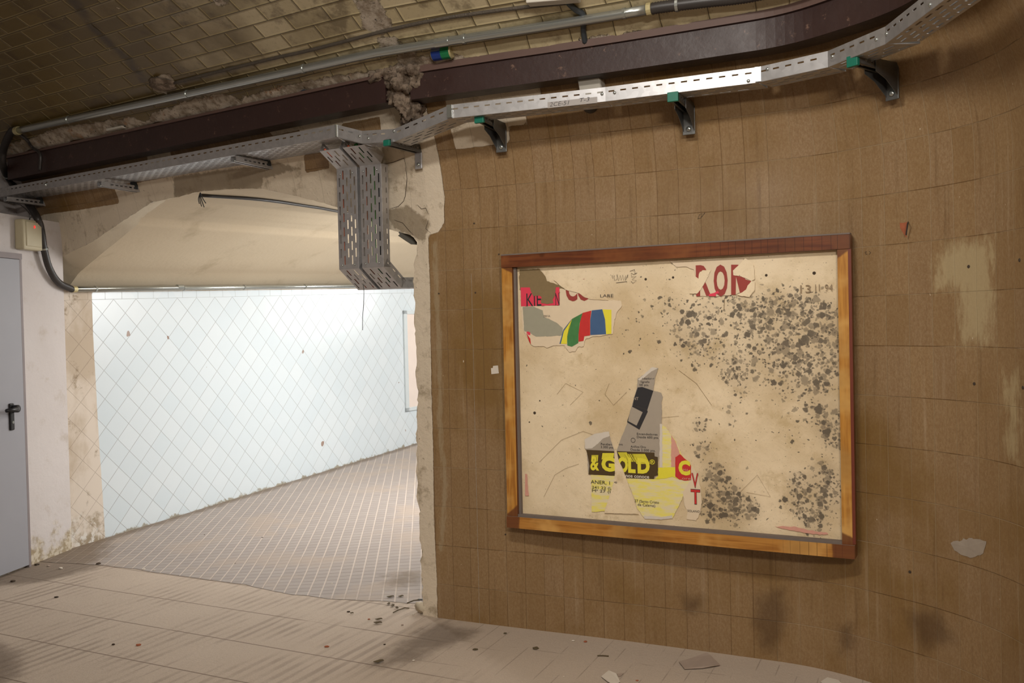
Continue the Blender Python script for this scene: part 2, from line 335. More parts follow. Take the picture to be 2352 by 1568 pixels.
def mat_board():
    m = M('aged_glued_poster_paper', .7); uv = m.uv(); P = m.gen()
    b = m.mix(m.ss(m.noise(uv, 2.2, 5, .6), .3, .7), s2l((240, 220, 186)), s2l((206, 182, 142)))
    b = m.mix(m.ss(m.noise(uv, 7, 6, .7),   .5, .7), b, s2l((204, 180, 138)))
    b = m.mix(m.math('MULTIPLY', m.ss(m.noise(uv, 60, 4, .7), .55, .8), .4), b, s2l((150, 122, 84)))
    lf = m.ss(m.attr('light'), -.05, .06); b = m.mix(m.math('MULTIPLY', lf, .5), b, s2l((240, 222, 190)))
    for ang, sc in ((.7, 7), (2.2, 5)):
        r = m.node('ShaderNodeVectorRotate', rotation_type='Z_AXIS'); m.set(r.inputs[0], uv); r.inputs['Angle'].default_value = ang
        s = m.noise(m.scale(r.outputs[0], (1, 14, 1)), sc, 2, .5, .6); w_ = m.math('MULTIPLY', m.ss(m.math('ABSOLUTE', m.math('SUBTRACT', s, .5)), .004, .001), .14)
        b = m.mix(w_, b, s2l((120, 96, 68)))
    dens = m.attr('mould')
    nd = m.node('ShaderNodeTexNoise'); m.set(nd.inputs['Vector'], uv); nd.inputs['Scale'].default_value = 55; nd.inputs['Detail'].default_value = 4
    duv = m.vmath('ADD', uv, m.scale(nd.outputs[1], (.022, .022, .0)))
    n1 = m.math('MULTIPLY', m.math('SUBTRACT', m.noise(uv, 90, 4, .7), .5), .5)
    tot = None
    for sc, rad in ((38, .52), (75, .54), (24, .44)):
        v = m.vor(duv, sc); keep = m.math('LESS_THAN', m.sep(v[1])[0], m.math('MULTIPLY', dens, .95))
        r_ = m.math('ADD', m.math('MULTIPLY', m.sep(v[1])[1], .28), m.math('MULTIPLY', dens, rad-.2))
        sp = m.math('MULTIPLY', m.ss(m.math('ADD', v[0], m.math('MULTIPLY', n1, .5)), r_, m.math('MULTIPLY', r_, .7)), keep)
        sp = m.math('MULTIPLY', sp, m.math('ADD', .5, m.math('MULTIPLY', m.sep(v[1])[2], .45)))
        tot = sp if tot is None else m.math('MAXIMUM', tot, sp)
    b = m.mix(m.math('MULTIPLY', m.ss(dens, .2, .9), .22), b, s2l((140, 122, 98)))
    b = m.mix(m.math('MULTIPLY', tot, .92), b, m.mix(m.noise(uv, 20), s2l((58, 51, 43)), s2l((82, 73, 62))))
    fs = m.ss(m.noise(uv, 130, 1, .5), .72, .76); b = m.mix(m.math('MULTIPLY', fs, .6), b, s2l((84, 66, 46)))
    m.col(b); m.bump(m.noise(m.scale(uv, (1, 1, 1)), 9, 5, .6, .8), .006, .6); return m.m

MAT = {}
MAT['brown'] = mat_brown(); MAT['ceil'] = mat_ceiling(); MAT['blue'] = mat_blue(); MAT['white'] = mat_white_wall()
MAT['beige'] = mat_beige('beige_vault_plaster', (206, 190, 164), (194, 176, 148), (160, 142, 112))
MAT['soffit'] = mat_beige('rough_edge_plaster', (212, 199, 176), (190, 176, 152), (150, 134, 110))
MAT['floor'] = mat_floor(); MAT['mosaic'] = mat_mosaic(); MAT['galv'] = mat_galv(); MAT['galvb'] = simple('bright_zinc_conduit', (176, 180, 176), .22, .8, var=.03, scale=6)
MAT['galvd'] = mat_galv('dull_zinc_bracket', (112, 112, 110), .5)
MAT['beam'] = mat_beam()
MAT['honey'] = mat_wood('honey_varnished_wood', (188, 132, 62), (156, 102, 42), (206, 156, 86), False, 1.35)
MAT['honeyv'] = mat_wood('honey_varnished_upright', (196, 140, 62), (160, 104, 42), (212, 164, 92), True)
MAT['mahog'] = mat_wood('dark_red_varnished_wood', (118, 66, 36), (92, 48, 28), (132, 80, 44), False, 1.0)
MAT['board'] = mat_board()
MAT['flex'] = simple('dark_grey_pvc_hose', (52, 48, 46), .42)
MAT['black'] = simple('black_plastic', (22, 22, 24), .35)
MAT['cable'] = simple('slate_grey_cable_sheath', (52, 58, 62), .5)
MAT['teal'] = simple('teal_plastic_cap', (14, 104, 84), .5)
MAT['pvc'] = simple('ivory_box_plastic', (190, 184, 172), .45, var=.05)
MAT['pvcd'] = simple('aged_cream_box_plastic', (186, 176, 148), .5, var=.05)
MAT['door'] = simple('grey_door_enamel', (146, 146, 152), .5, var=.05, scale=5)
MAT['doorf'] = simple('door_frame_enamel', (128, 118, 118), .55)
MAT['rub'] = None; MAT['flange'] = simple('lit_brown_flange', (92, 70, 62), .6, var=.15, scale=12)  # flange lighter than the web: light on its face put into the colour
def mat_rubble():
    m = M('crumbling_mortar', .95); P = m.gen(); b = m.mix(m.ss(m.noise(P, 16, 6, .7), .4, .6), s2l((150, 132, 114)), s2l((96, 80, 64)))
    b = m.mix(m.ss(m.noise(P, 42, 5, .7), .55, .68), b, s2l((48, 38, 30))); m.col(b); m.bump(m.noise(P, 50, 8, .75), .012); return m.m
MAT['rub'] = mat_rubble()
MAT['green'] = simple('green_cable_sheath', (52, 140, 60), .5); MAT['orange'] = simple('orange_cable_sheath', (200, 90, 50), .5)
MAT['paperw'] = simple('white_paper', (214, 204, 190), .8, var=.05, scale=60)
MAT['papergrey'] = simple('grey_poster_print', (168, 156, 140), .75, var=.05, scale=60)
MAT['papercream'] = simple('cream_poster_paper', (226, 206, 176), .75, var=.06, scale=40)
MAT['papergg'] = simple('grey_green_poster_print', (160, 156, 136), .75, var=.06, scale=40)
MAT['pink'] = simple('pink_print', (226, 62, 86), .7, var=.06)
MAT['redink'] = simple('dark_red_print', (156, 62, 54), .7); MAT['red'] = simple('red_print', (200, 48, 44), .7, var=.15, scale=60)
MAT['ybl'] = simple('yellow_print', (232, 220, 60), .7, var=.06); MAT['blueink'] = simple('blue_print', (66, 96, 136), .7)
MAT['greenink'] = simple('green_print', (70, 128, 70), .7, var=.3, scale=40); MAT['brownink'] = simple('dark_brown_print', (76, 58, 26), .7)
MAT['blackink'] = simple('black_print', (44, 42, 44), .7); MAT['tan'] = simple('brown_torn_backing', (132, 112, 78), .85, var=.1, scale=60)
MAT['pinkish'] = simple('faded_pink_print', (214, 156, 138), .7, var=.15, scale=50)
MAT['orangebrick'] = simple('exposed_brick', (160, 92, 62), .9, var=.2, scale=60)
def mat_yellow():
    m = M('scraped_yellow_paper', .75); uv = m.gen(); n = m.noise(m.scale(uv, (12, 12, 60)), 1., 5, .7)
    m.col(m.mix(m.ss(n, .38, .62), s2l((236, 222, 110)), s2l((228, 214, 176)))); return m.m
MAT['yel'] = mat_yellow()
def emit(name, c, s):
    m = M(name); m.b.inputs['Emission Color'].default_value = (*s2l(c), 1); m.b.inputs['Emission Strength'].default_value = s; m.col(s2l(c)); return m.m
MAT['led'] = emit('red_led', (255, 40, 40), 1.5)
def mat_can():
    m = M('printed_can_tin', .3, .6); x, y, _ = m.sep(m.uv())
    c = m.mix(m.math('GREATER_THAN', x, .52), s2l((44, 70, 150)), s2l((44, 140, 90))); c = m.mix(m.math('MULTIPLY', m.math('LESS_THAN', x, .5), m.math('GREATER_THAN', y, .55)), c, s2l((120, 130, 170)))
    m.col(c); return m.m
MAT['can'] = mat_can(); MAT['gold'] = simple('pale_brass_rim', (196, 184, 140), .3, .5)
MAT['leaf'] = simple('dry_leaf', (88, 76, 54), .9); MAT['shard'] = simple('brown_paper_scrap', (168, 150, 136), .85); MAT['dirt'] = simple('dark_litter', (70, 58, 46), .95, var=.3, bump=.002)

# ---------------------------------------------------------------- mesh helpers
ORG = {}
def setp(o, label=None, cat=None, group=None, kind=None):
    if label: o['label'] = label
    if cat: o['category'] = cat
    if group: o['group'] = group
    if kind: o['kind'] = kind
    return o
def empty(name, loc, label, cat, group=None):
    o = bpy.data.objects.new(name, None); COL.objects.link(o); o.location = tuple(loc); o.empty_display_size = .05
    ORG[o.name] = np.array(loc, float); return setp(o, label, cat, group)
class B:
    def __init__(s): s.v = []; s.f = []; s.uv = []; s.hasuv = False; s.at = {}
    def add(s, vs, fs):
        k = len(s.v); s.v += [tuple(map(float, p)) for p in vs]; s.f += [tuple(i+k for i in f) for f in fs]
    def box(s, c, ax, h):   # centre, 3 axes, half sizes
        c = np.asarray(c, float); ax = [unit(a) for a in ax]
        vs = [c+ax[0]*h[0]*i+ax[1]*h[1]*j+ax[2]*h[2]*k for i in (-1, 1) for j in (-1, 1) for k in (-1, 1)]
        s.add(vs, [(0, 1, 3, 2), (4, 6, 7, 5), (0, 4, 5, 1), (2, 3, 7, 6), (0, 2, 6, 4), (1, 5, 7, 3)])
    def tube(s, path, r, n=12, cap=True):
        path = [np.asarray(p, float) for p in path]; rs = r if hasattr(r, '__len__') else [r]*len(path); up = None; rings = []
        for i, p in enumerate(path):
            t = unit(path[min(i+1, len(path)-1)]-path[max(i-1, 0)])
            if up is None: up = np.array([0, 0, 1.]) if abs(t[2]) < .9 else np.array([1., 0, 0])
            a = unit(np.cross(t, up)); b = np.cross(a, t); up = b
            rings.append([p+(a*math.cos(2*math.pi*k/n)+b*math.sin(2*math.pi*k/n))*rs[i] for k in range(n)])
        vs = [q for rg in rings for q in rg]; fs = []
        for i in range(len(path)-1):
            for k in range(n): fs.append((i*n+k, i*n+(k+1) % n, (i+1)*n+(k+1) % n, (i+1)*n+k))
        if cap: fs.append(tuple(range(n-1, -1, -1))); fs.append(tuple(range((len(path)-1)*n, len(path)*n)))
        s.add(vs, fs)
    def prism(s, pts, ext):  # polygon pts3d extruded by vector ext
        pts = [np.asarray(p, float) for p in pts]; n = len(pts); ext = np.asarray(ext, float)
        s.add(pts+[p+ext for p in pts], [tuple(range(n)), tuple(range(2*n-1, n-1, -1))]+[(i, i+n, (i+1) % n+n, (i+1) % n) for i in range(n)])
    def sweep(s, profs):     # list of closed rings
        n = len(profs[0]); vs = [p for r in profs for p in r]; fs = []
        for i in range(len(profs)-1):
            for k in range(n): fs.append((i*n+k, i*n+(k+1) % n, (i+1)*n+(k+1) % n, (i+1)*n+k))
        fs.append(tuple(range(n-1, -1, -1))); fs.append(tuple(range((len(profs)-1)*n, len(profs)*n))); s.add(vs, fs)
    def grid(s, fn, us, vs_, uvf=None):
        k = len(s.v); nu, nv = len(us), len(vs_)
        for u in us:
            for v in vs_:
                s.v.append(tuple(map(float, fn(u, v)))); s.uv.append((float(u), float(v)) if uvf is None else uvf(u, v))
        for i in range(nu-1):
            for j in range(nv-1): s.f.append((k+i*nv+j, k+(i+1)*nv+j, k+(i+1)*nv+j+1, k+i*nv+j+1))
        s.hasuv = True
    def blob(s, c, r, ax=((1, 0, 0), (0, 1, 0), (0, 0, 1)), n=10, nz=.25, sc=20.):
        c = np.asarray(c, float); vs = []
        for i in range(1, n):
            for j in range(n*2):
                th = math.pi*i/n; ph = math.pi*j/n; d = np.array([math.sin(th)*math.cos(ph), math.sin(th)*math.sin(ph), math.cos(th)])
                p = sum(np.asarray(ax[q])*r[q]*d[q] for q in range(3)); k = 1+nz*2*mnoise.noise(Vector((c+p)*sc))+nz*.8*mnoise.noise(Vector((c+p)*sc*2.7))+nz*.4*mnoise.noise(Vector((c+p)*sc*6)); vs.append(c+p*k)
        top = c+np.asarray(ax[2])*r[2]; bot = c-np.asarray(ax[2])*r[2]; m = n*2; vs += [top, bot]; fs = []
        for i in range(n-2):
            for j in range(m): fs.append((i*m+j, (i+1)*m+j, (i+1)*m+(j+1) % m, i*m+(j+1) % m))
        for j in range(m): fs.append(((n-1)*m, j, (j+1) % m)); fs.append(((n-1)*m+1, (n-2)*m+(j+1) % m, (n-2)*m+j))
        s.add(vs, fs)
    def build(s, name, mat, parent=None, smooth=False, solid=0., bevel=0., label=None):
        o0 = ORG.get(parent.name, np.zeros(3)) if parent else None
        if parent is None: org = np.zeros(3)
        else: org = o0
        me = bpy.data.meshes.new(name); me.from_pydata([tuple(np.array(p)-org) for p in s.v], [], s.f); me.update()
        if s.hasuv and len(s.uv) == len(s.v):
            ul = me.uv_layers.new(name='UVMap'); idx = np.zeros(len(me.loops), int); me.loops.foreach_get('vertex_index', idx)
            ul.data.foreach_set('uv', np.array(s.uv)[idx].ravel().astype(np.float32))
        for k, a in s.at.items():
            at = me.attributes.new(k, 'FLOAT', 'POINT'); at.data.foreach_set('value', np.asarray(a, np.float32))
        me.materials.append(mat)
        if smooth: me.polygons.foreach_set('use_smooth', [True]*len(me.polygons))
        o = bpy.data.objects.new(name, me); COL.objects.link(o)
        if parent: o.parent = parent; ORG[o.name] = org
        else: ORG[o.name] = org
        if solid: md = o.modifiers.new('thick', 'SOLIDIFY'); md.thickness = solid; md.offset = 0
        if bevel: md = o.modifiers.new('bevel', 'BEVEL'); md.width = bevel; md.segments = 2; md.limit_method = 'ANGLE'
        if label: o['label'] = label
        return o
def struct(b, name, mat, smooth=False):
    o = b.build(name, mat, None, smooth); o['kind'] = 'structure'; return o
def catmull(pts, n=8):
    pts = [np.asarray(p, float) for p in pts]; P = [2*pts[0]-pts[1]]+pts+[2*pts[-1]-pts[-2]]; out = []
    for i in range(1, len(P)-2):
        for k in range(n):
            t = k/n; a, b, c, d = P[i-1], P[i], P[i+1], P[i+2]
            out.append(.5*((2*b)+(-a+c)*t+(2*a-5*b+4*c-d)*t*t+(-a+3*b-3*c+d)*t**3))
    out.append(pts[-1]); return out
def sdf(P, poly):   # signed distance, + inside ; P (N,2)
    P = np.asarray(P, float); poly = np.asarray(poly, float); d = np.full(len(P), 1e9); ins = np.zeros(len(P), bool); n = len(poly)
    for i in range(n):
        a, b = poly[i], poly[(i+1) % n]; ab = b-a; t = np.clip(((P-a)@ab)/(ab@ab+1e-12), 0, 1); d = np.minimum(d, np.linalg.norm(P-a-t[:, None]*ab, axis=1))
        c = (a[1] > P[:, 1]) != (b[1] > P[:, 1]); xs = (b[0]-a[0])*(P[:, 1]-a[1])/(b[1]-a[1]+1e-12)+a[0]; ins ^= c & (P[:, 0] < xs)
    return np.where(ins, d, -d)
def sdfs(P, polys):
    r = np.full(len(P), -1.)
    for q in polys: r = np.maximum(r, sdf(P, q))
    return r
def linedist(P, pl, half):
    P = np.asarray(P, float); pl = np.asarray(pl, float); d = np.full(len(P), 1e9)
    for a, b in zip(pl[:-1], pl[1:]):
        ab = b-a; t = np.clip(((P-a)@ab)/(ab@ab), 0, 1); d = np.minimum(d, np.linalg.norm(P-a-t[:, None]*ab, axis=1))
    return half-d
def hs(l): return [hitS(*p) for p in l]
def hc(l): return [hitC(*p) for p in l]

# ================================================================= the room
# arch + pier outline of the opening in the front wall (u, v)
arch_px = [(117, 604), (165, 578), (213, 555), (270, 515), (349, 464), (400, 454), (457, 440), (524, 434), (601, 433), (680, 450), (758, 470), (830, 497), (891, 525), (913, 531), (947, 541), (961, 557)]
ARCH = [(-3.50, 1.80), (-3.45, 1.90)]+hs(arch_px)
jamb_px = [(961, 557), (953, 600), (950, 650), (952, 700), (953, 760), (957, 800), (955, 860), (961, 900), (957, 960), (955, 1010), (959, 1060), (958, 1100), (956, 1150), (964, 1165), (962, 1200), (968, 1260), (966, 1300), (972, 1350), (971, 1400)]
JAMB = hs(jamb_px); JAMB.append((JAMB[-1][0], -.05))
ju = np.array([p[0] for p in JAMB]); jv = np.array([p[1] for p in JAMB]); o_ = np.argsort(jv); ju, jv = ju[o_], jv[o_]
ax_ = np.array([p[0] for p in ARCH]); ay_ = np.array([p[1] for p in ARCH])
def uj(v):
    return float(np.interp(v, jv, ju))+.018*mnoise.noise(Vector((v*14, 3.1, 0)))+.010*mnoise.noise(Vector((v*45, 7.1, 0)))
def va(u): return float(np.interp(u, ax_, ay_))+.006*mnoise.noise(Vector((u*22, 1.1, 0)))
VJ = JAMB[0][1]; UJ = JAMB[0][0]; VT = 2.80
def Sb(u, v):   # wall with slightly uneven surface
    return S(u, v)
b = B()
b.grid(Sb, np.concatenate([np.arange(0, 2.9, .02), np.arange(2.9, 7.0, .1)]), np.concatenate([np.arange(-.03, 1.95, .03), np.arange(1.95, VT, .02), [VT]]))
vs_j = np.linspace(-.03, VJ, 110); ts = np.linspace(0, 1, 12)
b.grid(lambda t, v: S(uj(v)*(1-t), v), ts, vs_j, lambda t, v: (uj(v)*(1-t), v))
us_l = np.concatenate([np.arange(-3.5, UJ, .02), [UJ], np.linspace(UJ+.01, 0, 12)]); tt = np.linspace(0, 1, 50)
vlo = lambda u: va(u) if u < UJ else VJ
b.grid(lambda u, t: S(u, vlo(u)*(1-t)+VT*t), us_l, tt, lambda u, t: (u, vlo(u)*(1-t)+VT*t))
UV = np.array(b.uv)
plaster = [
 hs([(961, 557), (983, 540), (1008, 533), (1021, 510), (1019, 478), (1023, 455), (1019, 437), (1013, 389), (1003, 336), (996, 305), (982, 261), (976, 226), (930, 190), (600, 240), (614, 296), (626, 312), (690, 298), (690, 362), (750, 385), (600, 432)]),
 hs([(1016, 200), (1237, 168), (1243, 217), (1243, 240), (1208, 262), (1211, 286), (1168, 290), (1172, 328), (1047, 343), (1034, 290)]),
 hs([(102, 492), (180, 482), (275, 467), (262, 430), (400, 404), (640, 364), (697, 350), (702, 395), (757, 386), (800, 378), (900, 360), (1000, 500), (970, 580), (700, 560), (300, 620), (60, 640), (85, 500)]),
 hs([(338, 350), (390, 346), (397, 372), (338, 380)]),
 [(-.5, -.2), (-.5, VJ)]+hs([(984, 545), (985, 590), (988, 653), (989, 755), (991, 900), (993, 960), (995, 1032), (997, 1191), (1003, 1319), (1005, 1424)])+[(-.07, -.2)]]
keep_tile = [hs([(785, 284), (872, 268), (876, 305), (785, 322)]), hs([(697, 356), (752, 348), (757, 386), (702, 397)])]
pl = sdfs(UV, plaster)
for q in keep_tile: pl = np.minimum(pl, -sdf(UV, q))
b.at['plaster'] = pl
b.at['dirt'] = sdfs(UV, [hs([(395, 405), (640, 372), (698, 388), (606, 412), (601, 436), (524, 437), (457, 443), (400, 458)]), hs([(880, 480), (935, 470), (990, 510), (975, 560), (905, 525)])])
b.at['dark'] = sdfs(UV, [hs([(1560, 1365), (1615, 1368), (1620, 1405), (1570, 1408)]), hs([(1735, 1365), (1800, 1350), (1815, 1420), (1785, 1500), (1740, 1490), (1728, 1430)]), hs([(2075, 1400), (2150, 1395), (2200, 1470), (2110, 1500)]), hs([(1920, 1440), (1960, 1430), (1965, 1500), (1925, 1500)])])
b.at['pale'] = sdfs(UV, [hs([(2140, 592), (2186, 546), (2284, 545), (2288, 795), (2200, 795), (2196, 672), (2143, 672)]), hs([(2300, 860), (2345, 855), (2345, 1060), (2312, 1060)])])
b.at['smear'] = linedist(UV, hs([(999, 560), (1001, 620), (1003, 700), (1008, 760), (1008, 830), (1012, 900), (1010, 960), (1012, 1010), (1018, 1060), (1022, 1110), (1018, 1190), (1012, 1260)]), .017)
struct(b, 'wall_front', MAT['brown'])
# the white hole in the tiles lower right and the thickness of the broken edge
TH_W = .13
b = B()
edge = [(UJ2, v) for v, UJ2 in [(v, uj(v)) for v in np.linspace(-.03, VJ, 70)]]
edge += [(u, va(u)) for u in np.linspace(UJ, -3.5, 90)]
def backoff(i): return -TH_W
VPF = lambda u: min(va(u), float(np.interp(u, [-3.5, -3.3, -3.0, -2.6, -2.3, 0], [1.78, 1.93, 2.06, 2.2, 2.9, 2.9])))
pf = []; nlay = 5
for i, (u, v) in enumerate(edge):
    row = []
    for k in range(nlay):
        t = k/(nlay-1); p = S(u, v, -TH_W*t)
        if i >= 70: p = S(u, v)*(1-t)+S(u, VPF(u), -TH_W)*t
        n_ = .006*mnoise.noise(Vector(p*16))*(0 < t < 1)
        row.append(p+np.array([n_, 0, -n_]))
    pf.append(row)
k0 = [p for r in pf for p in r]; b.add(k0, [(i*nlay+k, (i+1)*nlay+k, (i+1)*nlay+k+1, i*nlay+k+1) for i in range(len(pf)-1) for k in range(nlay-1)])
struct(b, 'trim_1', MAT['soffit'], True)

# vault of the side corridor : arch outline pushed along the corridor
DC = unit([.4366, .8997, .033])
prof = [S(u, VPF(u), -TH_W) for u in np.linspace(-3.5, UJ, 90)]
wdir = -LD
last = prof[-1]; prof += [last+A3(wdir*.12, -.06), last+A3(wdir*.30, -.17)]
b = B(); b.grid(lambda i, t: prof[int(i)]+DC*t+np.array([0, 0, .0]), list(range(len(prof))), list(np.arange(0, 10.1, .5)))
struct(b, 'ceiling_corridor', MAT['beige'], True)
PR = prof[-1]
b = B(); b.grid(lambda t, z: np.array([PR[0]+DC[0]*t, PR[1]+DC[1]*t, z+DC[2]*t*(z > 1)]), list(np.arange(-.1, 10.1, .5)), [-.1, 1., PR[2]])
b.uv = [(u_, PR[2]-v_) for u_, v_ in b.uv]; b.at['stained'] = [-1.]*len(b.v); b.at['foot'] = [1.]*len(b.v)
struct(b, 'wall_corridor_right', MAT['blue'])
b = B(); e1 = prof[0]+DC*10; e2 = PR+DC*10
b.grid(lambda t, z: np.array([*(e1[:2]*(1-t)+e2[:2]*t), z]), [0, 1], [0, 3.]); struct(b, 'wall_corridor_end', MAT['beige'])
# back side of the wall towards the corridor
b = B(); b.grid(lambda u, v: V(u, v, -TH_W), [UJ+.02, 0, .35], [-.02, 1, 2.2]); struct(b, 'wall_corridor_near', MAT['beige'])
# blue tiled wall
BA = np.array([-2.96, 6.785]); BB = np.array([-1.10, 10.62]); BL = np.linalg.norm(BB-BA); BD = (BB-BA)/BL
ztop = lambda s: 1.797+.0322*s
zfl = lambda p: .0355*max(0., (np.asarray(p)[:2]-CORN)@BD)
def Pb(s, t):   # t down from top line
    q = BA+BD*s; return A3(q, ztop(s)-t)
b = B(); ss_ = np.concatenate([np.arange(-.42, .3, .02), np.arange(.3, 10, .1)]); tb = np.linspace(-.02, 1.95, 70)
b.grid(Pb, ss_, tb)
UVb = np.array(b.uv); st = sdfs(UVb, [[(-.9, -.2), (-.115, -.2), (-.115, .3), (-.095, 1.), (-.075, 1.5), (-.05, 2.2), (-.9, 2.2)], [(-.9, -.3), (12, -.3), (12, -.002), (-.9, -.002)]])
b.at['stained'] = st; b.at['foot'] = [p[2]-zfl(p) for p in b.v]
struct(b, 'wall_left_corridor', MAT['blue'])

# left wall of the lobby (white), with its ledge, and the recessed wall above
LA = np.array([-3.165, 6.06]); LDv = unit(CORN-LA); LN = np.array([LDv[1], -LDv[0]])  # towards room (right)
P_L = lambda s, z, o=0.: np.array([*(CORN-LDv*s+LN*o), z])     # s metres from the corner towards the camera
ZL = 2.27
b = B(); b.grid(lambda s, z: P_L(s, z), list(np.arange(0, 9.1, .15)), list(np.linspace(-.03, ZL, 16)))
b.grid(lambda s, o: P_L(s, ZL, -o), [-.6, 0, 3, 9.], [.0, .45])
b.grid(lambda s, z: P_L(s, z, -.45), [-.9, 0, 3, 9.], [ZL-.4, 3, 4.2]); b.grid(lambda o, z: P_L(0, z, -o), [0, .3], [-.03, ZL]); b.hasuv = False
struct(b, 'wall_left', MAT['white'])
b = B(); b.grid(lambda u, v: S(u, v, -.01), list(np.arange(-4.4, -3.44, .06)), list(np.arange(2.25, 2.83, .05))); struct(b, 'trim_2', MAT['white'], True)
# back of the lobby
bl = P_L(8.5, 0); br = V(6.9, 0)
b = B(); b.grid(lambda t, z: np.array([*(bl[:2]*(1-t)+(br[:2]+np.array([.3, 0]))*t), z]), [0, 1], [0, 4.2]); struct(b, 'wall_back', MAT['beige'])

# ceiling vault of the lobby
b = B(); us_ = np.concatenate([np.arange(-4.4, 2.4, .035), np.arange(2.4, 7, .2)]); sv = np.concatenate([np.arange(0, .3, .014), np.arange(.3, 1.7, .05), np.arange(1.7, 7.7, .25)])
def Cb(u, s):
    p = CL(u, s)
    r = max(0., 1-s/(.085+.05*mnoise.noise(Vector((u*3, 1.7, 0)))))**.5 if s < .12 else 0.
    h = mnoise.fractal(Vector(p*11), 1., 2., 4)*.018*r
    return p+np.array([0, 0, h])+A3(nrm(min(u, 1.7))*.01*r, -.012*r)
b.grid(Cb, us_, sv); b.f = [f[::-1] for f in b.f]
UC = np.array(b.uv)
rubpoly = [(-4.5, -.2)]+[(u,   .045+.045*mnoise.noise(Vector((u*2.3, .4, 0)))+(.05 if -1.9 < u < -1.2 else 0)+(.04 if u < -2 else 0)-(.03 if u > .2 else 0)) for u in np.arange(-4.5, 7, .1)]+[(7, -.2)]
b.at['plaster'] = sdfs(UC, [rubpoly, hc([(812, 0), (868, 0), (902, 62), (880, 80), (838, 66), (828, 28)]), hc([(345, 178), (390, 170), (405, 195), (380, 215), (350, 210)]), hc([(868, 88), (910, 80), (920, 110), (870, 116)]),
   hc([(905, 100), (950, 105), (960, 140), (915, 150)]), hc([(490, -10), (522, 0), (515, 18), (495, 12)])])
b.at['dark'] = np.maximum(linedist(UC, hc([(120, -60), (175, 10), (210, 60), (245, 95), (300, 140), (330, 185)]), .035), linedist(UC, hc([(410, 188), (560, 152), (700, 120), (860, 78), (1000, 48), (1160, 26), (1320, 8)]), .006))
struct(b, 'ceiling', MAT['ceil'], True)

# floors
b = B(); xs = np.arange(-5.2, 2.4, .1); ys = np.arange(-2.8, 8.6, .1)
b.grid(lambda x, y: np.array([x, y, -.0008]), xs, ys); Pf = np.array(b.v)[:, :2]
oz = lambda l: [tuple(on_z(*p)[:2]) for p in l]
b.at['dark'] = sdfs(Pf, [oz([(-120, 1300), (60, 1280), (150, 1250), (245, 1228), (285, 1262), (235, 1300), (110, 1335), (-120, 1360)])+[], oz([(1000, 1425), (1100, 1450), (1060, 1475), (900, 1540), (840, 1530), (960, 1450)]), oz([(-300, 1460), (0, 1470), (60, 1510), (20, 1600), (-300, 1620)])])
struct(b, 'floor', MAT['floor'])
b = B()
seam = [tuple(on_z(*p)[:2]) for p in [(236, 1297), (386.5, 1318), (546, 1340), (653, 1362), (770, 1376), (968, 1385)]]
sx = np.array([p[0] for p in seam]); sy = np.array([p[1] for p in seam])
def Mz(t, k):
    # t along the seam, k away from it
    x0 = float(np.interp(t, np.linspace(0, 1, len(sx)), sx)); y0 = float(np.interp(t, np.linspace(0, 1, len(sx)), sy))
    x0 += .012*mnoise.noise(Vector((t*30, 0, 0))); y0 += .02*mnoise.noise(Vector((t*24, 5, 0)))
    q = np.array([x0, y0])+BD*k*(1 if True else 0); return np.array([q[0], q[1], zfl(q)+.001])
seam = [(-3.30, 6.15)]+seam+[(-.10, 4.95), (.5, 4.7)]
sx = np.array([p[0] for p in seam]); sy = np.array([p[1] for p in seam])
b.grid(Mz, np.linspace(0, 1, 60), np.concatenate([np.arange(0, 1, .1), np.arange(1, 11, .2)])); b.hasuv = False
Pm = np.array(b.v)[:, :2]
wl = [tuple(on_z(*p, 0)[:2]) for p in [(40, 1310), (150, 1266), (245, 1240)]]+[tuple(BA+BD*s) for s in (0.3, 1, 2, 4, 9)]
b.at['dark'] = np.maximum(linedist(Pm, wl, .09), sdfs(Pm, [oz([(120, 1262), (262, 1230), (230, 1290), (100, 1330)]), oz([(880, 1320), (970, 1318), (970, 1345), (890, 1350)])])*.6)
struct(b, 'floor_corridor', MAT['mosaic'])

# ================================================================= door, left
root = empty('steel_door', P_L(1.0, 0, .01), 'grey steel door cut off by the left edge of the picture, with a black lever handle', 'door')
sd0 = None
def sL(px, py):   # s, z on the white wall
    p = on_v(px, py, LA, CORN); return float((CORN-p[:2])@LDv), float(p[2])
s_e, _z = sL(36, 700); s_b, _z = sL(60, 1290); s_d = (s_e+s_b)/2
b = B(); c = P_L(s_d+.45, 1.0, .012); axd = (A3(LDv, 0), (0, 0, 1), A3(LN, 0)); b.box(c, axd, (.45, .985, .018)); b.build('door_leaf', MAT['door'], root, bevel=.003)
b = B(); b.box(P_L(s_d+.45, 2.005, .008), axd, (.475, .018, .022)); b.box(P_L(s_d-.012, 1.0, .008), axd, (.010, 1.0, .020)); b.build('door_frame', MAT['doorf'], root)
sh, zh = sL(15, 957); hd = B(); hd.box(P_L(sh, zh, .036), axd, (.019, .085, .008)); hp = hd.build('handle_plate', MAT['black'], root, bevel=.007)
h2 = B(); h2.tube([P_L(sh, zh+.05, .04), P_L(sh, zh+.05, .085), P_L(sh+.02, zh+.05, .09), P_L(sh+.11, zh+.048, .088)], .012, 10); h2.tube([P_L(sh-.012, zh+.05, .045), P_L(sh-.012, zh+.05, .075)], .024, 14)
h2.build('handle_lever', MAT['black'], root, smooth=True)
h3 = B(); h3.tube([P_L(sh, zh-.035, .044), P_L(sh, zh-.035, .0475)], .009, 12); h3.build('key_cylinder', MAT['galvb'], root, label='shiny steel key cylinder')

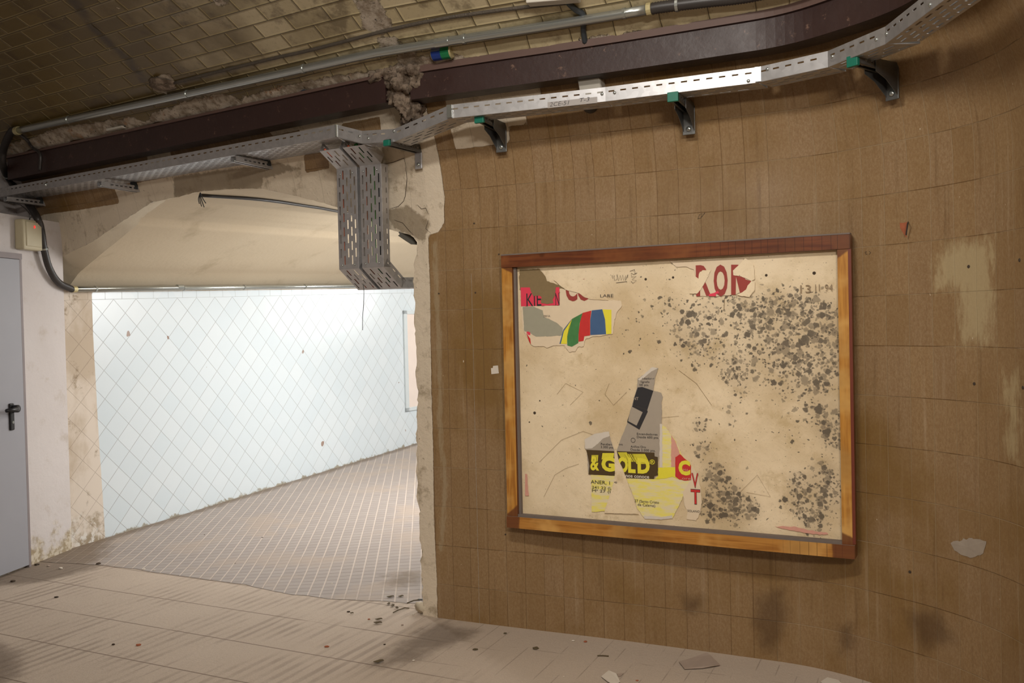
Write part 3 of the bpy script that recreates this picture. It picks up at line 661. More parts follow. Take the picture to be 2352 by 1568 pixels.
# cream control box with red led on the white wall
s1, z1 = sL(58, 541); root = empty('control_box', P_L(s1, z1, 0), 'cream plastic control box with a small red light beside the black hose', 'control box')
b = B(); b.box(P_L(s1+.015, z1, .035), axd, (.092, .098, .034)); b.build('box_body', MAT['pvcd'], root, bevel=.012)
b = B(); b.box(P_L(s1+.012, z1+.004, .070), axd, (.074, .080, .006)); b.build('box_lid', MAT['pvcd'], root, bevel=.005)
b = B(); b.box(P_L(s1+.012, z1+.052, .08), axd, (.003, .008, .002)); b.build('indicator_light', MAT['led'], root, label='small red indicator light')
b = B(); b.tube(catmull([P_L(s1, z1+.09, .03), P_L(s1-.01, z1+.14, .03), P_L(s1+.06, z1+.19, .02), P_L(s1+.14, z1+.20, .0)]), .003, 6); b.build('feed_wire', MAT['black'], root, label='thin black wire')

# ================================================================= steel beams
def beam(name, u0, u1, zb0, zt0, lip, label, jag=False):
    us = list(np.arange(u0, u1, .06))+[u1]; rings = []
    root = empty(name, V((u0+u1)/2, 2.6, .25), label, 'beam')
    for u in us:
        zb = zb0+.010*min(0, u); zt = zt0+.004*u*(u < 0)
        pr = [(.20, zb), (.300, zb), (.300, zt-lip-.002), (.312, zt-lip), (.312, zt), (.20, zt)]
        rings.append([V(u, z, o) for o, z in pr])
    b = B(); b.sweep(rings); b.build('beam_profile', MAT['beam'], root)
    b = B(); b.sweep([[V(u, z, o) for o, z in ((.30, zt0+.004*u*(u < 0)-lip), (.3135, zt0+.004*u*(u < 0)-lip), (.3135, zt0+.004*u*(u < 0)+.001), (.30, zt0+.004*u*(u < 0)+.001))] for u in us]); b.build('flange_edge', MAT['flange'], root, label='flange edge coloured lighter, as if catching light'); return root
u_bl = hitV(888, 215, .29)[0]; u_br = hitV(945, 205, .29)[0]
beam('steel_beam', hitV(17, 385, .30)[0], u_bl, 2.578, 2.712, .014, 'rust brown steel beam above the corridor arch, left of the crumbling mortar lump')
beam('steel_beam', u_br, 6.5, 2.572, 2.722, .030, 'rust brown steel beam curving over the brown tiled wall, right of the mortar lump')
# crumbling lump
root = empty('mortar_lump', V((u_bl+u_br)/2, 2.63, .25), 'crumbling grey mortar lump between the two brown beam ends', 'rubble')
b = B(); um = (u_bl+u_br)/2; hd_ = nrm(um); tt_ = np.array([-hd_[1], hd_[0]]); axm = (A3(tt_, 0), A3(hd_, 0), np.array([0, 0, 1.]))
for du, z, o, r in ((0, 2.65, .25, (.085, .08, .085)), (-.06, 2.72, .27, (.12, .06, .04)), (.02, 2.57, .22, (.06, .08, .07)), (.08, 2.715, .28, (.08, .05, .04)), (.0, 2.50, .17, (.05, .06, .045)), (.09, 2.66, .29, (.04, .03, .03))):
    b.blob(V(um+du, z, o), r, axm, n=30, nz=.32, sc=26)
b.build('mortar_chunk', MAT['rub'], root, smooth=True)

# ================================================================= cable trays
def perf(b, fn, L, W, slots):
    bs = sorted({0., W}|{q for s_ in slots for q in (s_[2], s_[3])})
    bs = [q for i, q in enumerate(bs) if i == 0 or q-bs[i-1] > 1e-5]
    for b0, b1 in zip(bs[:-1], bs[1:]):
        mid = (b0+b1)/2; cut = sorted((max(0, s_[0]), min(L, s_[1])) for s_ in slots if s_[2] <= mid <= s_[3]); x = 0.
        for c0, c1 in cut+[(L, L)]:
            if c0 > x+1e-5: b.add([fn(x, b0), fn(c0, b0), fn(c0, b1), fn(x, b1)], [(0, 1, 2, 3)])
            x = max(x, c1)
def base_slots(L, W, pitch=.074):
    pitch = .074
    out = []; rows = max(3, int(W/.0255)); dy = W/(rows+.3)
    for r in range(rows):
        y = dy*(r+.65); ph = 0 if r % 2 else pitch/2
        for k in range(int(L/pitch)+1):
            a = .012+ph+k*pitch
            if a+.046 < L-.004: out.append((a, a+.046, y-.0042, y+.0042))
    return out
def side_slots(L, h=.06):
    return [(a, a+.026, h*.62, h*.62+.0065) for a in np.arange(.014, L-.034, .0525)]
def tray_seg(root, P0, P1, W, z, z1_=None, h=.06, off_back=True, mat=None, trim=(0, 0)):
    P0 = np.asarray(P0, float)[:2]; P1 = np.asarray(P1, float)[:2]; L = np.linalg.norm(P1-P0); d = (P1-P0)/L; n = np.array([-d[1], d[0]])
    b = B(); Z = lambda a: z+((z if z1_ is None else z1_)-z)*a/L
    perf(b, lambda a, c: A3(P0+d*a, Z(a)+c), L, h, side_slots(L, h))
    w0, w1 = trim
    def fb(a, c):
        sh = (w0*(1-a/L)+w1*(a/L))*c/W; return A3(P0+d*(a+sh)+n*c, Z(a))
    perf(b, fb, L, W, base_slots(L, W))
    perf(b, lambda a, c: A3(P0+d*(a+(w0*(1-a/L)+w1*a/L))+n*W, Z(a)+c), L, h, [])
    perf(b, lambda a, c: A3(P0+d*a+n*c, Z(a)+h), L, .012, []); perf(b, lambda a, c: A3(P0+d*a+n*.012, Z(a)+h-c), L, .008, [])
    return b.build('tray_section', mat or MAT['galv'], root, solid=.0016)
def bolt(root, p, n, r=.008, name='bolt', mat=None):
    b = B(); p = np.asarray(p, float); n = unit(n); b.tube([p, p+n*.003, p+n*.006], [r*1.25, r*1.2, r*.6], 8); return b.build(name, mat or MAT['galvb'], root, smooth=True)
ZB = 2.445
T = {k: on_z(*p, ZB)[:2] for k, p in dict(a=(-60, 463), b=(773, 314), c=(832, 329), d=(907, 325), e=(1034, 271.5), f=(1391, 232.5), g=(1741, 189), h=(1902, 154), i=(2034, 101), j=(2300, -98)).items()}
TZ = {k: ZB for k in 'bcdefghij'}
for k, p in dict(c=(832, 329), d=(907, 325)).items():
    q_ = hitV(*p, .30); T[k] = V(q_[0], 0, .30)[:2]; TZ[k] = q_[1]
T['a2'] = T['b']+(T['a']-T['b'])*1.0
# straighten the long left run along the wall
root = empty('cable_tray', A3(T['a'], ZB), 'long perforated steel cable tray running left above the corridor arch', 'cable tray')
tray_seg(root, T['a'], T['b'], .235, ZB, trim=(0, -.12))
for px, py in ((105, 424),): bolt(root, on_z(px, py, ZB+.02), (.55, -.83, 0))
root_r = empty('cable_tray', A3(T['f'], ZB), 'narrow perforated steel cable tray bending along the brown tiled wall', 'cable tray')
segs = [('b', 'c', .14, (-.02, 0)), ('c', 'd', .13, (0, 0)), ('d', 'e', .12, (0, 0)), ('e', 'f', .115, (0, 0)), ('f', 'g', .115, (0, .02)), ('g', 'h', .115, (0, .02)), ('h', 'i', .115, (0, .04)), ('i', 'j', .115, (.03, 0))]
for a_, b_, W_, tr_ in segs: tray_seg(root_r, T[a_], T[b_], W_, TZ[a_], TZ[b_], trim=tr_)
b = B(); b.tube([A3(T['b'], ZB), A3(T['b'], ZB+.06)], .007, 8); b.build('corner_seam', MAT['galvb'], root_r)
for k_ in 'eg':
    b = B(); q = T[k_]; b.box(A3(q, ZB+.03)+np.array([-.002, -.008, 0]), ((1, -.35, 0), (.35, 1, 0), (0, 0, 1)), (.012, .003, .029)); b.build('splice_clip', MAT['galvb'], root_r)
for px, py in ((826, 313), (846, 318), (905, 301), (1383, 216), (1412, 213), (1741, 168), (1763, 159), (1719, 186), (1912, 130), (2013, 91), (2037, 78), (2137, 11)):
    best = min(segs, key=lambda s_: abs((proj(A3(T[s_[0]], ZB))[0]+proj(A3(T[s_[1]], ZB))[0])/2-px)-0*1)
    cand = [s_ for s_ in segs if proj(A3(T[s_[0]], ZB))[0]-2 <= px <= proj(A3(T[s_[1]], ZB))[0]+2] or [best]
    A_, B_ = T[cand[0][0]], T[cand[0][1]]; p = on_v(px, py, A_, B_); d_ = unit(B_-A_); bolt(root_r, p, (d_[1], -d_[0], 0), .006)

# vertical trays dropping into the corridor
LT = unit([.86, -.50, 0]); DP = unit([.50, .86, 0])
rp = on_v(881, 612, tuple(V(-.4, 0, .13)[:2]), tuple(V(-.4, 0, .13)[:2]+LT[:2])); ZR0 = rp[2]
zt_ = on_v(881, 374, tuple(rp[:2]), tuple(rp[:2]+LT[:2]))[2]
def drop(name, x0, x1, label, hor):
    root = empty(name, rp, label, 'cable tray', None); W = x1-x0; base = A3(rp[:2], 0)
    pr = [(-.15, zt_+.10), (-.13, zt_+.075), (0, zt_), (0, ZR0), (.15, ZR0-.105), (hor, ZR0-.105+hor*.033)]
    for i, (p, q) in enumerate(zip(pr[:-1], pr[1:])):
        if i == 0: continue
        L = math.hypot(q[0]-p[0], q[1]-p[1]); f = lambda a: (p[0]+(q[0]-p[0])*a/L, p[1]+(q[1]-p[1])*a/L)
        nd = np.array([(q[1]-p[1])/L, -(q[0]-p[0])/L])*-1.   # inside direction in (d,z)
        if nd[0] < 0 and i < 4: nd = -nd
        if i >= 3: nd = np.array([nd[0], abs(nd[1])]) if i == 4 else (nd if nd[1] > 0 else -nd)
        pt = lambda a, c, e: base+LT*(x0+c)+DP*(f(a)[0]+nd[0]*e)+np.array([0, 0, f(a)[1]+nd[1]*e])
        b = B(); perf(b, lambda a, c: pt(a, c, 0), L, W, base_slots(L, W, .052)); perf(b, lambda a, c: pt(a, 0, c), L, .055, side_slots(L, .055) if i != 3 else side_slots(L, .055)); perf(b, lambda a, c: pt(a, W, c), L, .055, side_slots(L, .055))
        b.build('tray_section', MAT['galv'], root, solid=.0016)
    for zc in (zt_-.03, ZR0+.02):
        for xc in (x0+.025, x1-.025): bolt(root, base+LT*xc+DP*-.002+np.array([0, 0, zc]), -DP, .004)
    return root, pr, base
r1 = drop('cable_tray', -.292, -.160, 'left of the two perforated steel trays dropping down in front of the arch', 1.6)
r2 = drop('cable_tray', -.138, 0, 'right of the two perforated steel trays dropping down in front of the arch', 2.2)
def tray_cable(xc, e, mat, label, r=.006):
    pr = r2[1]; base = r2[2]; pts = [base+LT*xc+DP*(pr[1][0]+e)+np.array([0, 0, pr[1][1]+.01]), base+LT*xc+DP*(pr[2][0]+e)+np.array([0, 0, pr[2][1]+.0]), base+LT*xc+DP*(e)+np.array([0, 0, (zt_+ZR0)/2]), base+LT*xc+DP*(e)+np.array([0, 0, ZR0+e*.6]), base+LT*xc+DP*(.15+e*.2)+np.array([0, 0, ZR0-.105+e]), base+LT*xc+DP*1.2+np.array([0, 0, ZR0-.06+e])]
    pts[3] = base+LT*xc+DP*e+np.array([0, 0, ZR0+e*.3]); pts[4] = base+LT*xc+DP*(.15+e*.4)+np.array([0, 0, ZR0-.105+e*1.1]); pts[5] = base+LT*xc+DP*1.2+np.array([0, 0, ZR0-.066+e*1.1])
    b = B(); b.tube(pts, r, 8); o = b.build('data_cable', mat, None, smooth=True); setp(o, label, 'cable')
tray_cable(-.070, .018, MAT['green'], 'green cable seen through the slots of the right vertical tray', .011)
tray_cable(-.115, .014, MAT['orange'], 'orange cable seen through the left slots of the right vertical tray', .006)
tray_cable(-.030, .020, MAT['black'], 'black cable seen through the right slots of the right vertical tray', .013)
tray_cable(-.270, .014, MAT['orange'], 'orange cable seen through the left edge slots of the left vertical tray', .006)

# ---------------------------------------------------------------- brackets
def wallcut(u, z): # distance of wall surface (arc) from base plane at height z
    a = math.asin(min(1, max(0, (z-H0)/RR))); return RR*(1-math.cos(a))
def bracket(px, py, label, kind):
    q = on_z(px, py, ZB-.02); u = 0.
    for _ in range(6):
        u_, z_ = hitV(px, py, .33); u = u_
    off1 = .33 if kind == 'c' else .315; u, z = hitV(px, py, off1+.012); n = nrm(u); t = np.array([-n[1], n[0]])
    if t[0] < 0: t = -t
    ax = (A3(t, 0), A3(n, 0), np.array([0, 0, 1.])); w0 = wallcut(u, z)-.01
    root = empty('tray_bracket', V(u, z, w0), label, 'bracket', 'brackets carrying the cable trays')
    b = B(); L = off1-w0
    # channel : web + two flanges, slot row
    tilt = .012 if kind == 's' else 0.
    fn = lambda a, c: V(u, z+.018+tilt*(1-a/L), w0)+A3(n*a, 0)+A3(t*(c-.02), 0)
    perf(b, fn, L, .04, [])
    for s_ in (-.02, .02):
        perf(b, lambda a, c: V(u, z+.018+tilt*(1-a/L)-c*(1-.25*a/L), w0)+A3(n*a, 0)+A3(t*s_, 0), L, .036, [(a, a+.018, .012, .022) for a in np.arange(.03, L-.05, .032)])
        perf(b, lambda a, c: V(u, z+.018+tilt*(1-a/L)-.036*(1-.25*a/L), w0)+A3(n*a, 0)+A3(t*(s_-c*np.sign(s_)), 0), L, .010, [])
    b.build('arm', MAT['galv'] if kind == 'c' else MAT['galvd'], root, solid=.0025)
    if kind == 't':
        b = B(); b.box(V(u, z+.0, off1+.006), ax, (.023, .008, .020)); b.build('end_cap', MAT['teal'], root, bevel=.002, label='teal plastic end cap')
        # wall plate and gusset
        b = B(); b.box(V(u, z-.02, w0+.012), ax, (.028, .004, .095)); b.build('wall_plate', MAT['galvd'], root, bevel=.002)
        b = B()
        for s_ in (-.024, .024): b.prism([V(u, z+.02, w0+.01)+A3(t*s_, 0), V(u, z-.105, w0+.01)+A3(t*s_, 0), V(u, z-.05, w0+.09)+A3(t*s_, 0), V(u, z-.028, w0+.15)+A3(t*s_, 0), V(u, z+.02, w0+.15)+A3(t*s_, 0)], A3(t*.002, 0))
        b.build('gusset', MAT['galvd'], root)
        bolt(root, V(u, z-.09, w0+.017), A3(n, 0), .010)
    elif kind == 's':
        b = B(); b.box(V(u, z+.0, off1+.006), ax, (.017, .008, .014)); b.build('end_cap', MAT['teal'], root, bevel=.002, label='teal plastic end cap')
        b = B(); b.box(V(u, z-.022, w0+.006), ax, (.022, .004, .066)); b.build('wall_plate', MAT['galv'], root, bevel=.006)
        bolt(root, V(u, z+.03, w0+.011), A3(n, 0), .010); bolt(root, V(u, z-.066, w0+.011), A3(n, 0), .008)
    else:
        b = B(); b.box(V(u, z+.06, w0+.03), ax, (.022, .012, .065)); b.build('wall_plate', MAT['cable'], root)
        bolt(root, V(u, z-.005, off1-.01), A3(n, 0), .006)
bracket(8, 458, 'leftmost steel tray bracket, at the left edge under the long tray', 'c')
bracket(224, 423, 'steel tray bracket under the long left tray, second from the left edge', 'c')
bracket(532, 366, 'steel tray bracket under the long left tray, nearest the two vertical trays', 'c')
bracket(887, 328, 'slim steel bracket with teal cap on the bare plaster right of the vertical trays', 's')
bracket(1100, 272, 'steel tray bracket with teal cap over the bare plaster square', 't')
bracket(1545, 222, 'steel tray bracket with teal cap above the poster frame', 't')
bracket(1957, 140, 'steel tray bracket with teal cap at the bend of the wall, top right', 't')

# ================================================================= conduits
def conduit(root, path, r, name='conduit_tube', mat=None):
    b = B(); b.tube(path, r, 16); return b.build(name, mat or MAT['galvb'], root, smooth=True)
def ring(root, p, d, r, w=.012, name='pipe_clamp', mat=None, label=None):
    b = B(); d = unit(d); p = np.asarray(p); b.tube([p-d*w/2, p+d*w/2], r, 16); return b.build(name, mat or MAT['galvb'], root, smooth=False, label=label)
def corrug(path, r, pitch=.011):
    P = catmull(path, 24); out = [P[0]]; acc = 0
    seg = [np.linalg.norm(np.subtract(b_, a_)) for a_, b_ in zip(P[:-1], P[1:])]; Ltot = sum(seg); cum = np.concatenate([[0], np.cumsum(seg)]); n = int(Ltot/(pitch/2)); pts = []; rs = []
    PA = np.array(P)
    for k in range(n+1):
        s_ = k*Ltot/n; pts.append(np.array([np.interp(s_, cum, PA[:, j]) for j in range(3)])); rs.append(r if k % 2 else r*.88)
    return pts, rs
cu = [hitC(x, y, .028) for x, y in ((40, 300), (236, 260), (428, 214), (700, 157), (820, 135), (1060, 88), (1300, 52), (1492, 22))]
cp = [CL(u, s, .028) for u, s in cu]
# smooth : fit a gentle curve through the ends
tcu = np.array(cu); pf_ = np.polyfit(tcu[:, 0], tcu[:, 1], 2)
gu = np.linspace(cu[0][0], cu[-1][0], 40); cpath = [CL(u, np.polyval(pf_, u), .028) for u in gu]
root = empty('steel_conduit', cpath[20], 'long bright steel conduit pipe running along the brick vault above the beams', 'pipe')
conduit(root, cpath, .0205)
for px in (148, 428, 700, 1062, 1459):
    k = min(range(len(cpath)), key=lambda i: abs(proj(cpath[i])[0]-px)); k = max(1, min(k, 38)); ring(root, cpath[k], cpath[k+1]-cpath[k-1], .0235, .012)
k = min(range(len(cpath)), key=lambda i: abs(proj(cpath[i])[0]-1030)); ring(root, cpath[k], cpath[k+1]-cpath[k-1], .0222, .07, 'coupling')
ring(root, cpath[0], cpath[1]-cpath[0], .027, .03, 'end_bush', MAT['gold'], 'brass coloured end bush'); ring(root, cpath[-1], cpath[-1]-cpath[-2], .027, .02, 'end_bush', MAT['gold'], 'brass coloured end bush')
# right flexible hose
hp_ = [cpath[-1], cpath[-1]+unit(cpath[-1]-cpath[-2])*.06]+[CL(*hitC(x, y, .03), .03) for x, y in ((1620, 4), (1720, -8), (1860, -40))]
pts, rs = corrug(hp_, .025); root = empty('flexible_hose', hp_[0], 'dark ribbed flexible hose continuing the steel conduit at the top right', 'hose')
b = B(); b.tube(pts, rs, 14); b.build('hose_body', MAT['flex'], root, smooth=True)
k = min(range(len(pts)), key=lambda i: abs(proj(pts[i])[0]-1557)); ring(root, pts[k], pts[k+1]-pts[k-1], .0275, .012)
# left flexible hose : from the conduit end, down the corner to the lower conduit
def onL(px, py, off=.05):
    a = LA+LN*off; c_ = CORN+LN*off; return on_v(px, py, a, c_)
lc0 = on_v(165, 664, BA+np.array([.04, -.02]), BB+np.array([.04, -.02]))
path = [cpath[0], cpath[0]+unit(cpath[0]-cpath[1])*.07]+[V(*hitV(8, 343, .38), .38), V(*hitV(7, 380, .34), .34), V(*hitV(22, 412, .16), .16)]+[pS(47, 445, .035), pS(68, 472, .035), onL(84, 497, .05), onL(94, 525, .055), onL(101, 570, .05), onL(113, 615, .045), onL(134, 648, .04), lc0]
pts, rs = corrug(path, .024); root = empty('flexible_hose', onL(93, 520), 'dark ribbed flexible hose curving down the left corner beside the cream box', 'hose')
b = B(); b.tube(pts, rs, 14); b.build('hose_body', MAT['flex'], root, smooth=True)
for px, py in ((22, 398), (101, 571)):
    k = min(range(len(pts)), key=lambda i: np.hypot(*(np.array(proj(pts[i]))-np.array([px, py])))); ring(root, pts[k], pts[k+1]-pts[k-1], .027, .012)
# thin second hose stub near the conduit end
b = B(); q = [CL(*hitC(x, y, .02), .02) for x, y in ((45, 308), (62, 322), (74, 338))]+[V(hitV(92, 350, .33)[0], 2.66, .33), V(hitV(92, 400, .33)[0], 2.56, .33)]
b.tube(catmull(q), .010, 8); setp(b.build('grey_pipe', MAT['flex'], None, smooth=True), 'thin dark grey pipe dropping over the left end of the beam', 'pipe')
# lower conduit on top of the blue tiles
e0 = lc0; e1_ = on_v(958, 655, BA+np.array([.04, -.02]), BB+np.array([.04, -.02])); dl = unit(e1_-e0)
root = empty('steel_conduit', e0, 'bright steel conduit pipe along the top of the pale blue tiled wall', 'pipe')
conduit(root, [e0, (e0+e1_)/2, e1_+dl*2.5], .0185)
for px in (219, 422, 560, 700): 
    t_ = (px-165)/(958-165); p_ = on_v(px, 664-9*t_, BA+np.array([.04, -.02]), BB+np.array([.04, -.02])); ring(root, p_, dl, .022, .014)
p_ = on_v(413, 659, BA+np.array([.04, -.02]), BB+np.array([.04, -.02])); ring(root, p_, dl, .020, .06, 'coupling'); ring(root, e0+dl*.02, dl, .023, .03, 'end_bush', MAT['gold'], 'brass coloured end bush')
# old thin conduit buried in the vault
gx = [(400, 190), (470, 172), (560, 150), (640, 131), (700, 118), (780, 98), (860, 77), (940, 58), (1020, 42), (1100, 30), (1200, 17), (1310, 6)]
b = B(); b.tube(catmull([CL(*hitC(x, y, .004), .004) for x, y in gx], 5), .0085, 10)
setp(b.build('old_conduit', simple('grimy_lead_pipe', (74, 66, 56), .7, var=.4, scale=30, bump=.004), None, smooth=True), 'thin grimy old pipe half buried in the brick vault above the bright conduit', 'pipe')
b = B(); q = hitC(372, 192); b.blob(CL(*q, .005), (.11, .05, .02), (A3(-LD, 0), A3(unit([-.45, -.75]), .3), (0, 0, 1.)), n=10, nz=.3, sc=12)
setp(b.build('mortar_patch', MAT['rub'], None, smooth=True), 'rounded mortar patch on the vault at the left end of the old pipe', 'rubble')
# slate grey cable crossing the vault
b = B(); b.tube(catmull([CL(*hitC(x, y, .012), .012) for x, y in ((1288, -14), (1302, 3), (1322, 22), (1338, 32))]+[CL(*hitC(1341, 50, .012), .012), CL(*hitC(1340, 70, .012), .012), V(hitV(1343, 92, .31)[0], 2.712, .305)], 6), .0125, 8)
setp(b.build('grey_cable', MAT['cable'], None, smooth=True), 'slate grey cable crossing behind the bright conduit down to the beam', 'cable')
# white batten at the very top
b = B(); p0_, p1_ = CL(*hitC(1212, -6, .02), .02), CL(*hitC(1330, -16, .02), .02); dd_ = unit(p1_-p0_); b.box((p0_+p1_)/2+np.array([0, 0, -.01]), (dd_, np.cross(dd_, (0, 0, 1)), (0, 0, 1)), (np.linalg.norm(p1_-p0_)/2, .028, .022))
root = empty('cable_trunking', p0_, 'white plastic trunking on the vault at the top edge of the picture', 'trunking'); b.build('trunking_body', MAT['pvc'], root, bevel=.004)

# small lamp housing above the left beam
uq = hitV(277, 296, .30)[0]; root = empty('lamp_housing', V(uq, 2.74, .3), 'small dark lamp housing with a white rim sitting on the left beam', 'lamp')
n = nrm(uq); t = np.array([n[1], -n[0]])*-1; t = t if t[0] > 0 else -t; axq = (A3(t, 0), A3(n, 0), (0, 0, 1))
b = B(); b.box(V(uq, 2.752, .27), axq, (.075, .05, .03)); b.build('housing', MAT['flex'], root, bevel=.005)
b = B(); b.box(V(uq-.015, 2.722, .30), axq, (.075, .035, .006)); b.build('rim', MAT['pvc'], root, label='white rim')

# junction box between beam and tray
u0_, z0_ = hitV(1354, 190, .22); root = empty('junction_box', V(u0_, 2.5, .13), 'ivory square junction box between the right beam and the cable tray', 'junction box')
n = nrm(u0_); t = np.array([-n[1], n[0]]); t = t if t[0] > 0 else -t; tl = unit(A3(n, -.5)); axj = (A3(t, 0), tl, np.cross(A3(t, 0), tl))
cj = V(u0_, z0_, .19)
b = B(); b.box(cj, axj, (.052, .030, .052)); b.build('box_body', MAT['pvc'], root, bevel=.004)
b = B(); b.box(cj+axj[1]*.032, axj, (.050, .004, .050)); lid = b.build('box_lid', MAT['pvc'], root, bevel=.004)
for i in (-1, 1): bolt(root, cj+axj[1]*.036+axj[0]*.043*i+axj[2]*.043*(-1 if axj[2][2] < 0 else 1), axj[1], .003, 'screw', MAT['flex'])
u0_, v0_ = hitS(1352, 246, .04); root = empty('detector', S(u0_, v0_, .03), 'dark round detector on the wall just under the cable tray', 'sensor')
b = B(); c = S(u0_, v0_, .02); ns = unit(S(u0_, v0_, .1)-S(u0_, v0_)); b.tube([S(u0_, v0_, -.01), S(u0_, v0_, .02), S(u0_, v0_, .035), S(u0_, v0_, .045)], [.036, .036, .030, .012], 20); b.build('detector_body', MAT['flex'], root, smooth=True)

# drink can lying on the right beam
pc = V(hitV(1017, 146, .345)[0], 2.722+.030, .345); uc_ = hitV(1017, 146, .31)[0]; n = nrm(uc_); t = np.array([-n[1], n[0]]); t = t if t[0] > 0 else -t
t3 = unit(A3(t, 0)); root = empty('drink_can', pc, 'crushed blue and green drink can lying on the right beam', 'can')
b = B(); nn = 20; L_ = .052
prf = [(-L_, .026), (-L_+.006, .031), (L_-.006, .031), (L_, .026)]
a3, b3 = A3(n, 0), np.array([0, 0, 1.])
for i, (x_, r_) in enumerate(prf[1:3]):
    for k in range(nn+1): ph = 2*math.pi*k/nn; b.v.append(tuple(pc+t3*x_+(a3*math.cos(ph)+b3*math.sin(ph))*r_)); b.uv.append((i*1., (math.sin(ph)+1)/2))
b.f = [(k, k+1, nn+1+k+1, nn+1+k) for k in range(nn)]; b.hasuv = True; b.build('can_body', MAT['can'], root, smooth=True)
for s_ in (-1, 1):
    b = B(); b.tube([pc+t3*s_*(L_-.006), pc+t3*s_*L_], [.0312, .026], 20); b.build('can_end', MAT['gold'], root, label='yellow tin end')

# ================================================================= things hanging in the arch
b = B()
q = S(*hitS(457, 446)); 
b = B(); pts_ = [(462, 446), (600, 456), (700, 470), (760, 480), (850, 500), (915, 528)]
def onVault(px, py, dep=.25):
    # point on the vault surface : intersect with translated profile
    best = None
    for i, p in enumerate(prof):
        r = ray(px, py)
        # distance between the ray and the vault generator through p
        n_ = np.cross(r, DC); d_ = abs(np.dot(p-CAM, n_))/np.linalg.norm(n_)
        A_ = np.array([r, -DC]).T; s_, *_ = np.linalg.lstsq(A_, p-CAM, rcond=None)
        if s_[1] > -.02 and (best is None or d_ < best[0]): best = (d_, CAM+r*s_[0])
    return best[1]
hw = [onVault(*p)+np.array([0, -.01, -.008]) for p in pts_]
b.tube(catmull(hw, 6), .011, 8); setp(b.build('black_cable', MAT['flex'], None, smooth=True), 'dark cable running along the crown of the corridor vault behind the vertical trays', 'cable')
root = empty('wire_bundle', hw[0], 'small bundle of cut black wires hanging from the crown of the arch', 'wires')
for i, (x, y, m_) in enumerate(((458, 468, 456), (463, 474, 459), (469, 476, 462), (473, 467, 466))):
    p0_ = S(*hitS(460, 443), -.02); b = B(); d0 = np.linalg.norm((p0_-CAM))
    f = lambda px, py: CAM+ray(px, py)*(d0/np.linalg.norm(ray(px, py)))
    b.tube(catmull([f(460, 442), f(m_, 456), f(x, y)], 5), .0028, 6); b.build('wire', MAT['black'], root)
# broken dark gutter piece at the top of the pier
d0 = np.linalg.norm(S(*hitS(940, 548), -.05)-CAM); f = lambda px, py, k=0.: CAM+ray(px, py)*((d0+k)/np.linalg.norm(ray(px, py)))
b = B(); b.prism([f(915, 533), f(919, 531), f(936, 535), f(950, 545), f(958, 556), f(958, 562), f(944, 561), f(930, 552), f(914, 541), f(918, 538)], unit(ray(940, 545))*.10)
setp(b.build('duct_stub', simple('dark_olive_metal', (70, 66, 56), .6), None), 'broken dark duct end sticking out at the top of the plaster pier', 'duct')
# thin wire hanging below the vertical trays
b = B(); d0 = np.linalg.norm(rp-CAM)+.1; g = lambda px, py: CAM+ray(px, py)*(d0/np.linalg.norm(ray(px, py)))
b.tube(catmull([g(834, 655), g(836, 670), g(835, 700), g(833, 730), g(833, 758)]), .0016, 6); setp(b.build('hanging_wire', MAT['black'], None), 'thin black wire hanging below the two vertical trays', 'wire')

# corridor poster niche
root = empty('blank_panel', on_v(945, 830, BA, BB), 'blank pinkish panel framed on the blue tiled wall, half hidden by the pier', 'panel')
c0 = on_v(925, 713, BA, BB); c1_ = on_v(936, 944, BA, BB); s0 = (c0[:2]-BA)@BD; zt2, zb2 = c0[2], c1_[2]; nb = np.array([BD[1], -BD[0]])
def Pn(s_, z_, o_): return A3(BA+BD*s_+nb*o_, z_)
b = B()
for (sa_, sb_, za, zb_) in ((s0, s0+1.6, zt2-.04, zt2), (s0, s0+1.6, zb2, zb2+.04), (s0, s0+.07, zb2, zt2), (s0+1.53, s0+1.6, zb2, zt2)):
    b.box(Pn((sa_+sb_)/2, (za+zb_)/2, .006), (A3(BD, 0), A3(nb, 0), (0, 0, 1)), ((sb_-sa_)/2, .008, (zb_-za)/2))
b.build('tile_frame', simple('pale_tile_border', (196, 204, 206), .3, var=.04), root, bevel=.002)
b = B(); b.box(Pn(s0+.8, (zt2+zb2)/2, .002), (A3(BD, 0), A3(nb, 0), (0, 0, 1)), (.74, .004, (zt2-zb2)/2-.04)); b.build('panel_face', simple('pinkish_plaster', (214, 200, 190), .8, var=.08, scale=6), root)

# ================================================================= poster frame
FA = np.array([-.035, 4.537]); FB = np.array([1.378, 3.793]); FD = unit(FB-FA); FN = np.array([FD[1], -FD[0]])  # FN toward room
if FN[1] > 0: FN = -FN
FO = FA
def fp(px, py, off=0.):   # picture -> (s, z) on the frame plane
    a = FA+FN*off; q = on_v(px, py, a, a+FD); return float((q[:2]-a)@FD), float(q[2])
def PF(s_, z_, o_): return A3(FO+FD*s_+FN*o_, z_)
tl_, tr2, brr, bll = fp(1161, 587), fp(1957, 541), fp(1967, 1276), fp(1176, 1207)
SL, SR = (tl_[0]+bll[0])/2, (tr2[0]+brr[0])/2; ZT, ZBm = (tl_[1]+tr2[1])/2, (brr[1]+bll[1])/2
axf = (A3(FD, 0), A3(FN, 0), (0, 0, 1))
root = empty('poster_frame', PF((SL+SR)/2, ZBm, 0), 'large wooden poster frame with torn advertising paper on the brown tiled wall', 'poster frame')
WR = .056
